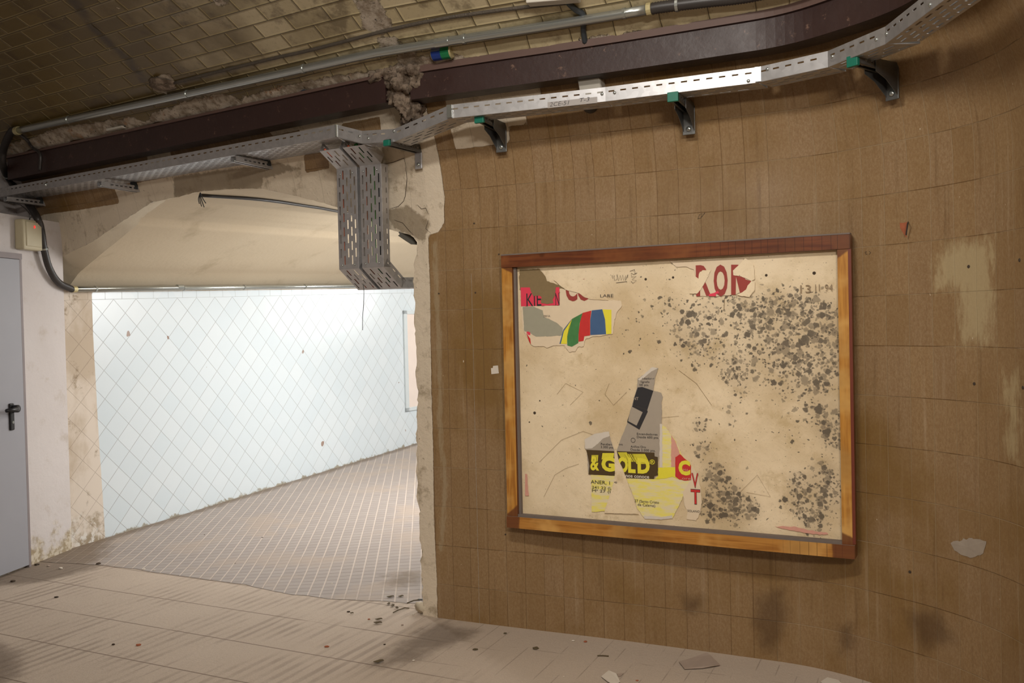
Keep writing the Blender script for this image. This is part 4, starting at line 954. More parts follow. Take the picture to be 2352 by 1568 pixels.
def rail(name, s0, s1, z0, z1, mat, depth=.045, corners=(), label=None):
    b = B(); ns_, nz_ = max(2, int((s1-s0)/.012)), max(2, int((z1-z0)/.012))
    b.grid(lambda s_, z_: PF(s_, z_, depth), np.linspace(s0, s1, ns_), np.linspace(z0, z1, nz_))
    k = len(b.v); rim = [(s0, z0), (s1, z0), (s1, z1), (s0, z1)]
    for o_ in (-.02, depth-.0002):
        for s_, z_ in rim: b.v.append(tuple(PF(s_, z_, o_))); b.uv.append((s_, z_))
    for i in range(4): b.f.append((k+i, k+(i+1) % 4, k+4+(i+1) % 4, k+4+i))
    P2 = np.array(b.uv); b.at['corner'] = sdfs(P2, corners) if corners else np.full(len(P2), -1.)
    return b.build(name, mat, root, label=label)
rail('top_rail', SL, SR, ZT-.058, ZT, MAT['mahog'], .048, label='dark red brown top rail')
rail('left_rail', SL, SL+WR, ZBm+.055, ZT-.058, MAT['honeyv'], .044, [[(SL-.1, ZT), (SL+.2, ZT), (SL+.2, ZT-.16), (SL-.01, ZT-.055)], [(SL-.1, ZBm), (SL-.0, ZBm+.065), (SL+.2, ZBm+.24), (SL+.2, ZBm)]], 'honey coloured left rail')
rail('right_rail', SR-.050, SR, ZBm+.055, ZT-.058, MAT['honeyv'], .044, [[(SR-.2, ZT), (SR+.1, ZT), (SR+.01, ZT-.055), (SR-.2, ZT-.20)], [(SR-.2, ZBm), (SR+.1, ZBm), (SR+.1, ZBm+.04), (SR-.2, ZBm+.17)]], 'honey coloured right rail')
rail('bottom_rail', SL, SR, ZBm, ZBm+.055, MAT['honey'], .052, [[(SL-.1, ZBm-.1), (SL+.06, ZBm-.1), (SL+.075, ZBm+.1), (SL-.1, ZBm+.1)], [(SR-.085, ZBm-.1), (SR+.1, ZBm-.1), (SR+.1, ZBm+.1), (SR-.09, ZBm+.1)]], 'honey coloured bottom rail')
b = B(); b.box(PF(SR-.003, (ZT+ZBm)/2, .0445), axf, (.006, .002, (ZT-ZBm)/2-.06)); b.build('edge_strip', simple('red_brown_edge_varnish', (112, 52, 36), .4), root, label='red brown outer edge')
# dusty lip inside
BO = .012   # board distance from plane
b = B(); b.box(PF(SL+WR+.007, (ZT+ZBm)/2, .018), axf, (.006, .012, (ZT-ZBm)/2-.06)); b.box(PF((SL+SR)/2, ZBm+.060, .022), axf, ((SR-SL)/2-.05, .018, .006)); b.box(PF((SL+SR)/2, ZT+.003, .026), axf, ((SR-SL)/2, .024, .003)); b.build('inner_lip', simple('dusty_grey_lip', (116, 104, 96), .85), root, label='dusty grey inner lip')
# backing board with mould
s_a, s_b, z_a, z_b = SL+WR+.008, SR-.046, ZBm+.05, ZT-.05
b = B(); b.grid(lambda s_, z_: PF(s_, z_, BO+.002*mnoise.noise(Vector((s_*5, z_*5, 0)))), np.linspace(s_a, s_b, 150), np.linspace(z_a, z_b, 120)); P2 = np.array(b.uv)
blobs = [(1780, 720, 60, .9), (1830, 745, 55, 1.), (1880, 705, 38, .9), (1700, 700, 40, .7), (1740, 760, 60, .6), (1850, 800, 55, .95), (1900, 815, 40, .9), (1450, 745, 45, .35), (1540, 715, 55, .5), (1600, 750, 55, .6), (1580, 800, 50, .45), (1640, 805, 50, .5), (1690, 850, 38, .85), (1760, 830, 55, .4), (1880, 870, 48, .75), (1898, 950, 42, .95), (1800, 890, 48, .5), (1700, 905, 38, .4), (1680, 960, 28, .5), (1607, 975, 22, .9), (1615, 1030, 26, .85), (1640, 1085, 30, .9), (1660, 1130, 40, 1.15), (1690, 1165, 36, 1.2), (1636, 1168, 30, 1.2), (1730, 1172, 22, .9), (1830, 1100, 20, 1.1), (1845, 1145, 28, 1.2), (1893, 1080, 30, 1.15), (1898, 1140, 40, 1.2), (1925, 1020, 18, 1.), (1860, 1175, 24, 1.), (1810, 1150, 45, .35), (1820, 1000, 60, .22), (1905, 1000, 25, .9), (1500, 640, 120, .12), (1400, 900, 160, .08), (1900, 760, 45, .9), (1640, 700, 40, .45), (1870, 1210, 30, .8), (1600, 1150, 22, .6)]
md = np.zeros(len(P2))
for x, y, r, k in blobs:
    c = fp(x, y, BO); rr = r*.00195; d = np.hypot(P2[:, 0]-c[0], P2[:, 1]-c[1]); md += k*np.exp(-(d/rr)**2)*.95
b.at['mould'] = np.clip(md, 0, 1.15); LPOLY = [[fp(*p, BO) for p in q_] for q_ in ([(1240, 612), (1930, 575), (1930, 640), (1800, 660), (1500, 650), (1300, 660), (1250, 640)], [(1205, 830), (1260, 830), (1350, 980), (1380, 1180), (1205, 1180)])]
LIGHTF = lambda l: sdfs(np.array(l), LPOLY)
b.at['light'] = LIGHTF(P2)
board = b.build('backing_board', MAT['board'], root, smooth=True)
LAY = [BO+.0045]
def paper(name, px, mat, layer=0, label=None, jag=0., parent=None, board_uv=False):
    pts = [fp(x, y, BO) for x, y in px]; out = []
    for i, p in enumerate(pts):
        q = pts[(i+1) % len(pts)]; n_ = max(1, int(math.hypot(q[0]-p[0], q[1]-p[1])/.008)) if jag else 1
        for k in range(n_):
            t_ = k/n_; s_, z_ = p[0]*(1-t_)+q[0]*t_, p[1]*(1-t_)+q[1]*t_
            if jag and k: s_ += jag*mnoise.noise(Vector((s_*90, z_*90, 1))); z_ += jag*mnoise.noise(Vector((s_*90, z_*90, 7)))
            out.append((s_, z_))
    o_ = BO+.0035+layer*.0007; b = B(); b.prism([PF(s_, z_, o_) for s_, z_ in out], A3(FN*.0005, 0)); b.uv = out+out; b.hasuv = True
    b.at['mould'] = [0.]*len(b.v); b.at['light'] = LIGHTF(out+out)
    return b.build(name, mat, parent or board, label=label)
z1p = lambda x, y: (1150+x*.19133, 550+y*.19133); z2p = lambda x, y: (1550+x*.19133, 550+y*.19133); z3p = lambda x, y: (1300+x*.2551, 830+y*.2551)
def zz(f_, l): return [f_(*p) for p in l]
# upper left scraps
paper('paper_scrap', zz(z1p, [(230, 360), (470, 352), (540, 440), (560, 500), (700, 545), (900, 640), (640, 640), (230, 600)]), MAT['tan'], 0, 'brown torn backing at the top left corner', .004)
paper('paper_scrap', zz(z1p, [(250, 800), (710, 790), (712, 590), (800, 600), (940, 650), (1090, 715), (1300, 728), (1440, 730), (1460, 790), (1400, 870), (1370, 960), (1350, 1130), (1180, 1160), (1100, 1165), (1020, 1200), (1000, 1280), (930, 1290), (900, 1340), (820, 1345), (770, 1270), (640, 1270), (560, 1300), (500, 1280), (400, 1280), (370, 1260), (300, 1130), (270, 1060)]), MAT['papercream'], 1, 'cream torn poster with a striped ball', .005)
paper('print_patch', zz(z1p, [(245, 575), (710, 572), (712, 788), (250, 802)]), MAT['pink'], 2, 'bright pink print')
paper('torn_flap', zz(z1p, [(355, 560), (670, 555), (660, 660), (630, 720), (640, 760), (560, 775), (490, 760), (500, 690), (470, 670), (400, 680), (370, 620)]), MAT['tan'], 4, 'brown torn patch over the pink print', .004)
paper('print_patch', zz(z1p, [(270, 808), (390, 802), (510, 850), (520, 920), (600, 960), (680, 1000), (750, 1060), (755, 1150), (620, 1160), (430, 1165), (340, 1110), (290, 1100)]), MAT['papergg'], 2, 'grey green torn print', .003)
def arcs(x): # ball outline y for x (zoom coords)
    return float(np.interp(x, [720, 760, 850, 980, 1095, 1225, 1330], [1250, 1085, 950, 880, 850, 836, 842]))
strips = [(720, 735, 860, 775, 'blueink'), (735, 800, 870, 862, 'ybl'), (800, 940, 862, 990, 'greenink'), (940, 1080, 990, 1095, 'red'), (1080, 1270, 1095, 1228, 'blueink'), (1270, 1330, 1228, 1335, 'ybl')]
paper('ball_stripe', zz(z1p, [(712, 1250), (760, 1080), (870, 948), (855, 958), (765, 1100), (728, 1250)]), MAT['blueink'], 3, 'dark blue edge of the ball')
paper('ball_stripe', zz(z1p, [(728, 1250), (765, 1095), (862, 955), (830, 1080), (806, 1170), (800, 1252)]), MAT['ybl'], 3, 'yellow ball stripe')
paper('ball_stripe', zz(z1p, [(806, 1270), (804, 1160), (830, 1040), (865, 950), (990, 882), (955, 1000), (940, 1130), (938, 1240), (860, 1285)]), MAT['greenink'], 3, 'green ball stripe')
paper('ball_stripe', zz(z1p, [(940, 1225), (942, 1120), (960, 980), (990, 880), (1095, 852), (1080, 960), (1080, 1150), (1010, 1160), (1000, 1215)]), MAT['red'], 3, 'red ball stripe')
paper('ball_stripe', zz(z1p, [(1082, 1145), (1082, 960), (1100, 850), (1225, 836), (1258, 960), (1270, 1135), (1180, 1140)]), MAT['blueink'], 3, 'blue ball stripe')
paper('ball_stripe', zz(z1p, [(1272, 1135), (1260, 960), (1228, 838), (1335, 842), (1335, 1130)]), MAT['ybl'], 3, 'yellow ball stripe')
paper('print_patch', zz(z1p, [(315, 1110), (335, 1102), (362, 1115), (362, 1145), (335, 1142)]), MAT['pink'], 3, 'small pink spot')
paper('print_patch', zz(z1p, [(312, 1120), (362, 1190), (370, 1260), (345, 1215)]), MAT['red'], 3, 'thin red wedge')
# upper middle scrap with ROM
paper('paper_scrap', zz(z2p, [(-60, 258), (100, 275), (420, 250), (820, 215), (825, 250), (770, 310), (700, 372), (705, 428), (800, 442), (880, 475), (925, 500), (880, 550), (860, 600), (800, 640), (650, 670), (480, 680), (270, 680), (300, 610), (340, 540), (250, 430), (230, 360), (130, 325), (20, 330)]), MAT['papercream'], 1, 'cream torn strip with large red letters', .004)
def text(s_, px, py, hpx, wpx, mat, layer=3, bold=0., label=None, parent=None, slant=0., name='lettering'):
    cu_ = bpy.data.curves.new('t', 'FONT'); cu_.body = s_; cu_.offset = bold; cu_.size = 1; cu_.resolution_u = 3
    ob = bpy.data.objects.new('t', cu_); COL.objects.link(ob); dg = bpy.context.evaluated_depsgraph_get(); me = bpy.data.meshes.new_from_object(ob.evaluated_get(dg)); v = np.array([q.co[:] for q in me.vertices]); fs = [tuple(p.vertices) for p in me.polygons]
    bpy.data.objects.remove(ob); bpy.data.curves.remove(cu_); bpy.data.meshes.remove(me)
    a = fp(px, py, BO); c = fp(px+wpx, py, BO); d = fp(px, py-hpx, BO); W = c[0]-a[0]; H = d[1]-a[1]
    x0, x1, y0, y1 = v[:, 0].min(), v[:, 0].max(), 0., .7 if bold == 0 else .72
    o_ = BO+.0042+layer*.0007; b = B()
    X = (v[:, 0]-x0)/(x1-x0)*W; Y = (v[:, 1]-y0)/(y1-y0)*H; X = X+slant*Y
    b.add([PF(a[0]+X[i], a[1]+Y[i], o_) for i in range(len(v))], fs)
    return b.build(name, mat, parent or board, label=label)
for c_, x_, w_ in (('R', 262, 178), ('O', 474, 168)): text(c_, *z2p(x_, 664), 68, w_*.19133, MAT['redink'], 3, .035, 'large dark red letter')
paper('lettering', zz(z2p, [(680, 662), (680, 302), (735, 302), (766, 302), (852, 478), (924, 500), (872, 600), (826, 640), (786, 642), (738, 445), (735, 662)]), MAT['redink'], 3, 'large dark red letter M, torn at the right')
paper('torn_flap', zz(z2p, [(850, 225), (825, 250), (770, 310), (703, 372), (708, 428), (800, 442), (880, 475), (925, 500), (965, 470), (950, 300)]), MAT['board'], 6, jag=.003)
paper('torn_flap', zz(z2p, [(923, 500), (880, 550), (860, 600), (800, 640), (740, 668), (900, 690), (965, 600), (965, 500)]), MAT['board'], 6, jag=.003)
paper('torn_flap', zz(z2p, [(200, 400), (290, 470), (300, 400), (340, 368), (440, 365), (410, 440), (360, 530), (320, 600), (270, 650), (180, 650)]), MAT['board'], 6, jag=.003)
paper('print_patch', zz(z2p, [(415, 680), (415, 655), (480, 640), (520, 615), (540, 640), (500, 655), (500, 680)]), MAT['pink'], 5, 'small pink shred')
text('CO', *z1p(790, 727), 46, 58, MAT['redink'], 3, .04, 'cut off dark red letters')
paper('torn_flap', zz(z1p, [(640, 480), (1200, 480), (1300, 728), (1090, 718), (1010, 690), (950, 645), (800, 606), (730, 560)]), MAT['board'], 6, jag=.003)
text('KIE', *z1p(318, 800), 30, 34, MAT['blackink'], 3, 0, 'black outlined letters'); text('N', *z1p(665, 792), 30, 9, MAT['blackink'], 3, 0, 'black outlined letters')
text('LARE', *z1p(1205, 695), 7, 30, MAT['blackink'], 7, 0)
text('ZIRO S.A.', *z1p(520, 930), 4.5, 16, MAT['blackink'], 3, 0)
# lower middle flyers
paper('paper_scrap', zz(z3p, [(780, 50), (835, 60), (805, 150), (790, 262), (860, 280), (875, 320), (862, 370), (868, 440), (862, 560), (862, 850), (840, 850), (800, 1056), (545, 1050), (520, 980), (470, 880), (460, 800), (480, 740), (560, 540), (600, 380), (640, 240), (650, 150), (700, 120)]), MAT['papergrey'], 1, 'grey flyer with a lighter drawing and prices', .003)
paper('paper_scrap', zz(z3p, [(172, 700), (260, 650), (390, 628), (405, 700), (440, 800), (460, 870), (440, 1000), (440, 1025), (205, 1015), (190, 800), (172, 780)]), MAT['papergrey'], 1, 'left half of the torn grey flyer', .003)
paper('torn_edge', zz(z3p, [(172, 700), (260, 650), (390, 628), (398, 668), (340, 690), (290, 740), (240, 780), (176, 782)]), MAT['paperw'], 2, 'white torn paper edge', .003)
paper('torn_edge', zz(z3p, [(650, 160), (700, 120), (780, 50), (830, 60), (770, 90), (700, 150), (668, 170)]), MAT['paperw'], 2, 'white torn paper edge', .003)
paper('torn_edge', zz(z3p, [(848, 560), (870, 560), (872, 950), (846, 950)]), MAT['paperw'], 2, 'white torn paper edge', .003)
paper('paper_scrap', zz(z3p, [(228, 1018), (440, 1028), (445, 1060), (400, 1200), (350, 1345), (235, 1352), (232, 1150)]), MAT['yel'], 0, 'scraped yellow paper below the left flyer half', .003)
paper('paper_scrap', zz(z3p, [(862, 560), (900, 590), (935, 640), (985, 700), (1040, 830), (1110, 900), (1180, 1000), (1200, 1080), (1090, 1130), (1020, 1300), (960, 1410), (860, 1420), (700, 1400), (650, 1330), (600, 1180), (545, 1048), (835, 1058), (850, 850)]), MAT['yel'], 0, 'scraped yellow paper below the grey flyer', .003)
paper('torn_edge', zz(z3p, [(700, 1385), (880, 1395), (960, 1380), (960, 1412), (860, 1422), (710, 1412)]), MAT['paperw'], 1, 'white torn paper edge', .003)
paper('print_patch', zz(z3p, [(950, 660), (985, 710), (1030, 830), (990, 870), (985, 945), (950, 945)]), MAT['pinkish'], 2, 'faded pink print', .002)
paper('print_patch', zz(z3p, [(832, 955), (985, 950), (985, 1035), (1020, 1055), (960, 1035), (900, 1050), (840, 1055), (800, 1055), (832, 1030)]), MAT['ybl'], 2, 'bright yellow print', .002)
paper('print_patch', zz(z3p, [(988, 860), (1030, 832), (1110, 905), (1130, 935), (1130, 1065), (1080, 1070), (1025, 1060), (988, 1032)]), MAT['red'], 3, 'red print', .002)
text('C', *z3p(1018, 1008), 30, 27, MAT['ybl'], 4, .06, 'yellow letter'); text('MA', *z3p(1060, 985), 6, 12, MAT['pinkish'], 5); text('ore', *z3p(1050, 1058), 6, 20, MAT['pinkish'], 5)
paper('print_patch', zz(z3p, [(186, 792), (440, 806), (440, 850), (446, 1000), (440, 1026), (206, 1014), (215, 940), (200, 850)]), MAT['brownink'], 2, 'dark brown banner, left half')
paper('print_patch', zz(z3p, [(462, 804), (800, 818), (802, 852), (830, 858), (832, 1020), (800, 1030), (795, 1056), (545, 1046), (515, 960), (480, 890)]), MAT['brownink'], 2, 'dark brown banner, right half')
text('&', *z3p(225, 970), 32, 20, MAT['ybl'], 4, .03, 'yellow ampersand')
# hatched trails behind the letters
def hatch(x0, x1, yb, dx, dy, n_):
    b = B(); o_ = BO+.0035+.0007*3.4
    for k in range(n_):
        x = x0+(x1-x0)*k/(n_-1); pts = zz(z3p, [(x, yb), (x+9, yb), (x+9+dx, yb+dy), (x+dx, yb+dy)]); P_ = [fp(*p, BO) for p in pts]; b.add([PF(s_, z_, o_) for s_, z_ in P_], [(0, 1, 2, 3)])
    b.build('letter_hatching', MAT['ybl'], board, label='yellow hatched trails')
hatch(325, 420, 880, 8, -58, 11); hatch(520, 590, 900, -50, -85, 7); hatch(570, 650, 900, -40, -70, 6); hatch(640, 750, 920, -45, -90, 11); hatch(230, 280, 900, 6, -60, 5)
text('G', *z3p(325, 975), 30, 31, MAT['ybl'], 4, .055, 'thick yellow letter'); text('O', *z3p(470, 985), 32, 24, MAT['ybl'], 4, .055, 'thick yellow letter'); text('L', *z3p(565, 990), 32, 17, MAT['ybl'], 4, .055, 'thick yellow letter'); text('D', *z3p(650, 995), 32, 28, MAT['ybl'], 4, .055, 'thick yellow letter')
text('®', *z3p(758, 922), 11, 12, MAT['ybl'], 4, .01)
text('nos conoce', *z3p(542, 1038), 8, 54, MAT['paperw'], 4, .02, 'white small letters')
paper('torn_flap', zz(z3p, [(440, 800), (462, 800), (480, 890), (515, 960), (560, 1080), (600, 1200), (640, 1320), (660, 1370), (350, 1360), (360, 1320), (400, 1200), (440, 1060), (447, 1000), (440, 850)]), MAT['board'], 6, jag=.002)
for s_, x, y, h_, w_ in (('ndedor-r', 690, 160, 4.6, 28), ('lígrafo', 678, 190, 4.6, 20), ('00 pts.', 665, 218, 4.6, 22), ('Encendedores', 643, 658, 5, 47), ('Desde 600 pts.', 643, 686, 5, 50), ('Pendien', 318, 750, 5, 25), ('3.300 pts', 318, 776, 5, 28), ('oro', 480, 752, 5, 9), ('Anillos Oro', 586, 772, 5, 35), ('Desde 2.000 pts.', 586, 800, 5, 57),
                          ('ANER, 1', 228, 1095, 8, 44), ('241 22 (Lo', 238, 1140, 6, 52), ('Mª 27 (L', 240, 1170, 6, 46), ('27 (Santo Cristo', 622, 1262, 6, 56), ('de Calama)', 650, 1295, 6, 40), ('e', 443, 1092, 6, 6)):
    text(s_, *z3p(x, y), h_, w_, MAT['blackink'], 7 if s_ == 'e' else 3, 0, 'small black letters' if h_ < 5.5 else None)
# drawing of a lighter on the flyer
paper('lighter_drawing', zz(z3p, [(650, 232), (690, 228), (790, 262), (735, 436), (605, 388), (620, 320)]), MAT['blackink'], 3, 'black printed lighter cap')
paper('lighter_drawing', zz(z3p, [(605, 390), (735, 438), (740, 450), (665, 612), (555, 545), (560, 520)]), MAT['blackink'], 3, 'black printed lighter body')
paper('lighter_drawing', zz(z3p, [(598, 405), (695, 455), (640, 575), (565, 535), (570, 500)]), MAT['papergrey'], 4, 'grey face of the printed lighter')
text('NT', *z3p(615, 345), 7, 11, MAT['papergrey'], 5, .01)
b = B(); c_ = fp(*z3p(608, 707), BO); b.tube([PF(c_[0]+.010*math.cos(a), c_[1]+.010*math.sin(a), BO+.0062) for a in np.linspace(0, 2*math.pi, 20)], .0009, 5); b.build('ring_drawing', MAT['blackink'], board)
# right scrap with V T
paper('paper_scrap', zz(z3p, [(1110, 905), (1180, 1000), (1200, 1060), (1215, 1150), (1225, 1250), (1212, 1360), (1175, 1430), (1090, 1418), (1095, 1350), (1070, 1290), (1055, 1180), (1100, 1110), (1130, 1030)]), MAT['papercream'], 1, 'pale scrap with red letters V and T', .003)
text('V', *z3p(1135, 1130), 34, 16, MAT['blackink'], 3, .02, 'black outlined red letter'); text('V', *z3p(1137, 1127), 33, 15, MAT['red'], 4, .0, 'black outlined red letter')
text('T', *z3p(1128, 1276), 34, 22, MAT['blackink'], 3, .03); text('T', *z3p(1130, 1274), 33, 21, MAT['red'], 4, .012)
text('SOLANO', *z3p(1098, 1350), 5, 28, MAT['blackink'], 3)
# graffiti
def scribble(l, mat, r=.0009, name='scribble', label=None, f_=None):
    b = B(); b.tube([PF(*fp(*(f_(*p) if f_ else p), BO), BO+.0035) for p in l], r, 4); b.build(name, mat, board, label=label)
scribble([(1340, 430), (1350, 470), (1365, 430), (1370, 490), (1400, 480), (1400, 420), (1420, 495), (1440, 430), (1450, 490), (1470, 425), (1480, 490), (1505, 430), (1500, 490), (1530, 420), (1525, 460)], MAT['blackink'], f_=z1p, label='black pen scrawl')
scribble([(1390, 520), (1450, 512), (1520, 503)], MAT['blackink'], f_=z1p); scribble([(1555, 380), (1610, 360), (1615, 410), (1640, 400), (1600, 420), (1570, 400), (1575, 450), (1630, 440), (1580, 480), (1632, 490), (1590, 525), (1570, 500)], MAT['blackink'], f_=z1p, label='black pen scrawl')
text('13', *z2p(1510, 640), 18, 24, simple('faint_grey_pencil', (150, 130, 104), .8), 3, 0, 'faint pencilled date')
scribble([(590, 850), (600, 700), (700, 640), (720, 610)], MAT['tan'], f_=z2p); 
for l in ([(1280, 905), (1300, 880), (1340, 900), (1310, 930)], [(1400, 880), (1390, 905), (1410, 930), (1440, 900)], [(1560, 850), (1600, 880), (1635, 930)], [(1500, 930), (1505, 960), (1560, 955)], [(1240, 1060), (1290, 1010), (1340, 990), (1370, 1000)], [(1250, 1140), (1275, 1090), (1300, 1075), (1330, 1065)], [(1700, 1130), (1740, 1090), (1770, 1140), (1715, 1130)]):
    scribble(catmull([(*p, 0) for p in l], 5) if False else l, simple('faint_scratch', (146, 120, 86), .8), .0006)
for x, y, r in ((1368, 646, .006), (1483, 641, .006), (1546, 637, .006), (1228, 948, .008), (1216, 969, .004), (1870, 627, .008), (1760, 632, .006), (1240, 920, .004)):
    b = B(); c_ = fp(x, y, BO); b.tube([PF(*c_, BO), PF(*c_, BO+.0035)], [r, r*.6], 8); b.build('black_spot', MAT['dirt'], board)

paper('torn_edge', zz(lambda x, y: (1600+x*.2999, 830+y*.2999), [(600, 1258), (760, 1262), (860, 1290), (1000, 1308), (1010, 1320), (940, 1326), (780, 1300), (640, 1272)]), MAT['pinkish'], 1, 'pinkish torn paper edge at the lower right', .004)
paper('torn_edge', zz(lambda x, y: (1150+x*.2679, 830+y*.2679), [(212, 960), (232, 965), (238, 1080), (245, 1150), (214, 1150)]), MAT['pinkish'], 1, 'pinkish torn paper edge at the lower left', .003)
PENC = bpy.data.materials['faint_grey_pencil']
for c_, x_, w_ in (('11', 1690, 10), ('-', 1755, 8), ('94', 1805, 18)): text(c_, *z2p(x_, 620 if c_ != '-' else 590), 16 if c_ != '-' else 3, w_, PENC, 3, 0, 'faint pencilled date') if c_ != '-' else scribble([(1752, 592), (1785, 588)], PENC, f_=z2p)
# ================================================================= small things on the walls
WF = bpy.data.objects['wall_front']
for l in ([(932, 385), (935, 410), (931, 450), (927, 462), (915, 474), (897, 479)], [(880, 378), (905, 372), (928, 363), (933, 386)], [(905, 240), (925, 238), (940, 243), (958, 256), (972, 260), (982, 252)], [(940, 243), (936, 225), (950, 215)], [(958, 470), (968, 480), (978, 478), (984, 492)], [(905, 505), (925, 512), (940, 530), (950, 540)], [(984, 505), (978, 525), (990, 536)]):
    b = B(); b.tube([pS(x, y, .0004) for x, y in l], [.0008]+[.0017]*(len(l)-2)+[.0006], 4); b.build('plaster_crack', MAT['dirt'], WF, label='dark crack in the bare plaster')
u0_, v0_ = hitS(1137, 848); root_o = B(); pp = [S(*hitS(x, y), .001) for x, y in ((1128, 845), (1132, 845), (1133, 840), (1144, 839), (1146, 857), (1129, 859))]; nS = unit(S(u0_, v0_, .1)-S(u0_, v0_)); root_o.prism(pp, nS*.0006)
setp(root_o.build('paper_label', MAT['paperw'], None), 'small blank white paper label on the brown tiles left of the poster frame', 'label')
# marker writing on the tray
p0_, p1_ = on_v(1258, 243, T['e'], T['f']), on_v(1372, 228, T['e'], T['f'])
d_ = unit(T['f']-T['e']); nrm_t = A3([d_[1], -d_[0]], 0)
b = B(); b.box((p0_+p1_)/2+nrm_t*.0015, (A3(d_, 0), nrm_t, (0, 0, 1)), (np.linalg.norm((p1_-p0_)[:2])/2, .0004, .013)); tape = b.build('writing_tape', simple('grey_tape', (160, 154, 150), .6), root_r, label='pale tape with handwriting')
def text3(s_, o, ex, ez, h_, w_, mat, parent, name='handwriting', label=None):
    cu_ = bpy.data.curves.new('t', 'FONT'); cu_.body = s_; cu_.size = 1; cu_.offset = -.012; cu_.resolution_u = 3; ob = bpy.data.objects.new('t', cu_); COL.objects.link(ob); dg = bpy.context.evaluated_depsgraph_get(); me = bpy.data.meshes.new_from_object(ob.evaluated_get(dg)); v = np.array([q.co[:] for q in me.vertices]); fs = [tuple(p.vertices) for p in me.polygons]
    bpy.data.objects.remove(ob); bpy.data.curves.remove(cu_); bpy.data.meshes.remove(me); b = B(); x0, x1 = v[:, 0].min(), v[:, 0].max()
    b.add([o+np.asarray(ex)*((p[0]-x0)/(x1-x0)*w_+.25*p[1]/.7*h_)+np.asarray(ez)*(p[1]/.7*h_) for p in v], fs); return b.build(name, mat, parent, label=label)
text3('2CE-51', on_v(1263, 245, T['e'], T['f'])+nrm_t*.0022, A3(d_, 0), np.array([0, 0, 1.]), .018, .085, MAT['blackink'], tape); text3('T-3', on_v(1330, 235, T['e'], T['f'])+nrm_t*.0022, A3(d_, 0), np.array([0, 0, 1.]), .018, .045, MAT['blackink'], tape)
# chipped tile hole and brick patch
def flake(name, px, mat, off, label, cat):
    pts = [hitS(*p) for p in px]; c = np.mean(pts, 0); out = []
    for i, p in enumerate(pts):
        q = pts[(i+1) % len(pts)]; n_ = max(1, int(math.hypot(q[0]-p[0], q[1]-p[1])/.012))
        for k in range(n_): t_ = k/n_; a_, b_ = p[0]*(1-t_)+q[0]*t_, p[1]*(1-t_)+q[1]*t_; out.append((a_+.008*mnoise.noise(Vector((a_*60, b_*60, 0))), b_+.008*mnoise.noise(Vector((a_*60, b_*60, 5)))))
    b = B(); b.add([S(*c, off+.001)]+[S(*p, off) for p in out], [(0, i+1, (i+1) % len(out)+1) for i in range(len(out))]); return setp(b.build(name, mat, None), label, cat)
flake('plaster_patch', zz(lambda x, y: (1900+x*.2347, 1200+y*.2347), [(1210, 190), (1290, 170), (1440, 150), (1560, 180), (1530, 300), (1400, 345), (1310, 310), (1240, 270)]), simple('pale_grey_filler', (158, 146, 132), .85, var=.15, scale=30), .0015, 'pale grey filler patch low on the brown wall right of the frame', 'patch')
flake('chipped_tile', [(2068, 512), (2086, 507), (2083, 545), (2072, 530)], MAT['orangebrick'], .0015, 'small orange chipped spot on the brown tiles above right of the frame', 'chip')
root = empty('nail', pS(2085, 515), 'dark nail beside the orange chip on the brown tiles', 'nail'); b = B(); b.tube([pS(2086, 510, .0), pS(2085, 512, .03), pS(2081, 540, .02)], .003, 6); b.build('nail_shank', MAT['flex'], root)
for i, (x, y) in enumerate(((1089, 513), (1092, 672), (1008, 674), (1146, 584), (2225, 612), (2342, 597), (2238, 881), (2350, 890), (1161, 1227), (2090, 1313), (1947, 580))):
    u_, v_ = hitS(x, y); b = B(); rr_ = .005 if x < 2000 else .007; b.tube([S(u_, v_, -.002), S(u_, v_, .002)], [rr_, rr_*.8], 10)
    o = setp(b.build('drill_hole', MAT['dirt'], None), ['small dark screw hole in the tiles high left of the poster frame, upper one', 'small dark screw hole in the tiles left of the poster frame, below another', 'small dark screw hole next to the broken pier edge', 'small dark screw hole just above the top left corner of the frame', 'dark plug hole in the bleached tiles right of the frame', 'dark plug hole at the right edge level with the bleached tiles', 'dark plug hole right of the frame below the bleached tiles', 'dark plug hole at the right edge, mid height', 'small dark screw hole under the bottom left corner of the frame', 'small dark hole low on the wall right of the frame', 'small dark hole just above the frame’s right top corner'][i].replace('’', ''), 'hole', 'screw and plug holes in the brown tiles')
text_o = None
b = B()
for l in ([(1603, 503), (1606, 493), (1613, 490), (1611, 500), (1604, 502)], [(1612, 498), (1619, 488), (1617, 492)], [(1986, 580), (1990, 577), (1988, 583), (1992, 584)], [(1996, 577), (2000, 580), (1996, 584)]):
    b.tube([pS(x, y, .001) for x, y in l], .0008, 4)
setp(b.build('pen_marks', MAT['blackink'], None), 'tiny black pen marks on the brown tiles above and right of the frame', 'marks')

# ================================================================= litter on the floor
def flat_piece(name, px, mat, label, cat, group=None, z=.001, th=.0015, curl=0., holez=0.):
    pts = [on_z(x, y, 0.) for x, y in px]; c = np.mean(pts, 0); b = B()
    top = [p+np.array([0, 0, z+th+curl*max(0, (i % 3)-1)]) for i, p in enumerate(pts)]; bot = [p+np.array([0, 0, z+curl*max(0, (i % 3)-1)]) for i, p in enumerate(pts)]; n_ = len(pts)
    b.add(top+bot, [tuple(range(n_)), tuple(range(2*n_-1, n_-1, -1))]+[(i, i+n_, (i+1) % n_+n_, (i+1) % n_) for i in range(n_)]); return setp(b.build(name, mat, None), label, cat, group)
flat_piece('paper_scrap', zz(lambda x, y: (960+x*.4252, 1350+y*.4252), [(1410, 405), (1480, 385), (1560, 360), (1580, 370), (1632, 422), (1600, 430), (1540, 438), (1440, 443)]), MAT['shard'], 'large brownish torn paper piece on the floor below the poster frame', 'scrap', None, .004, .003, .004)
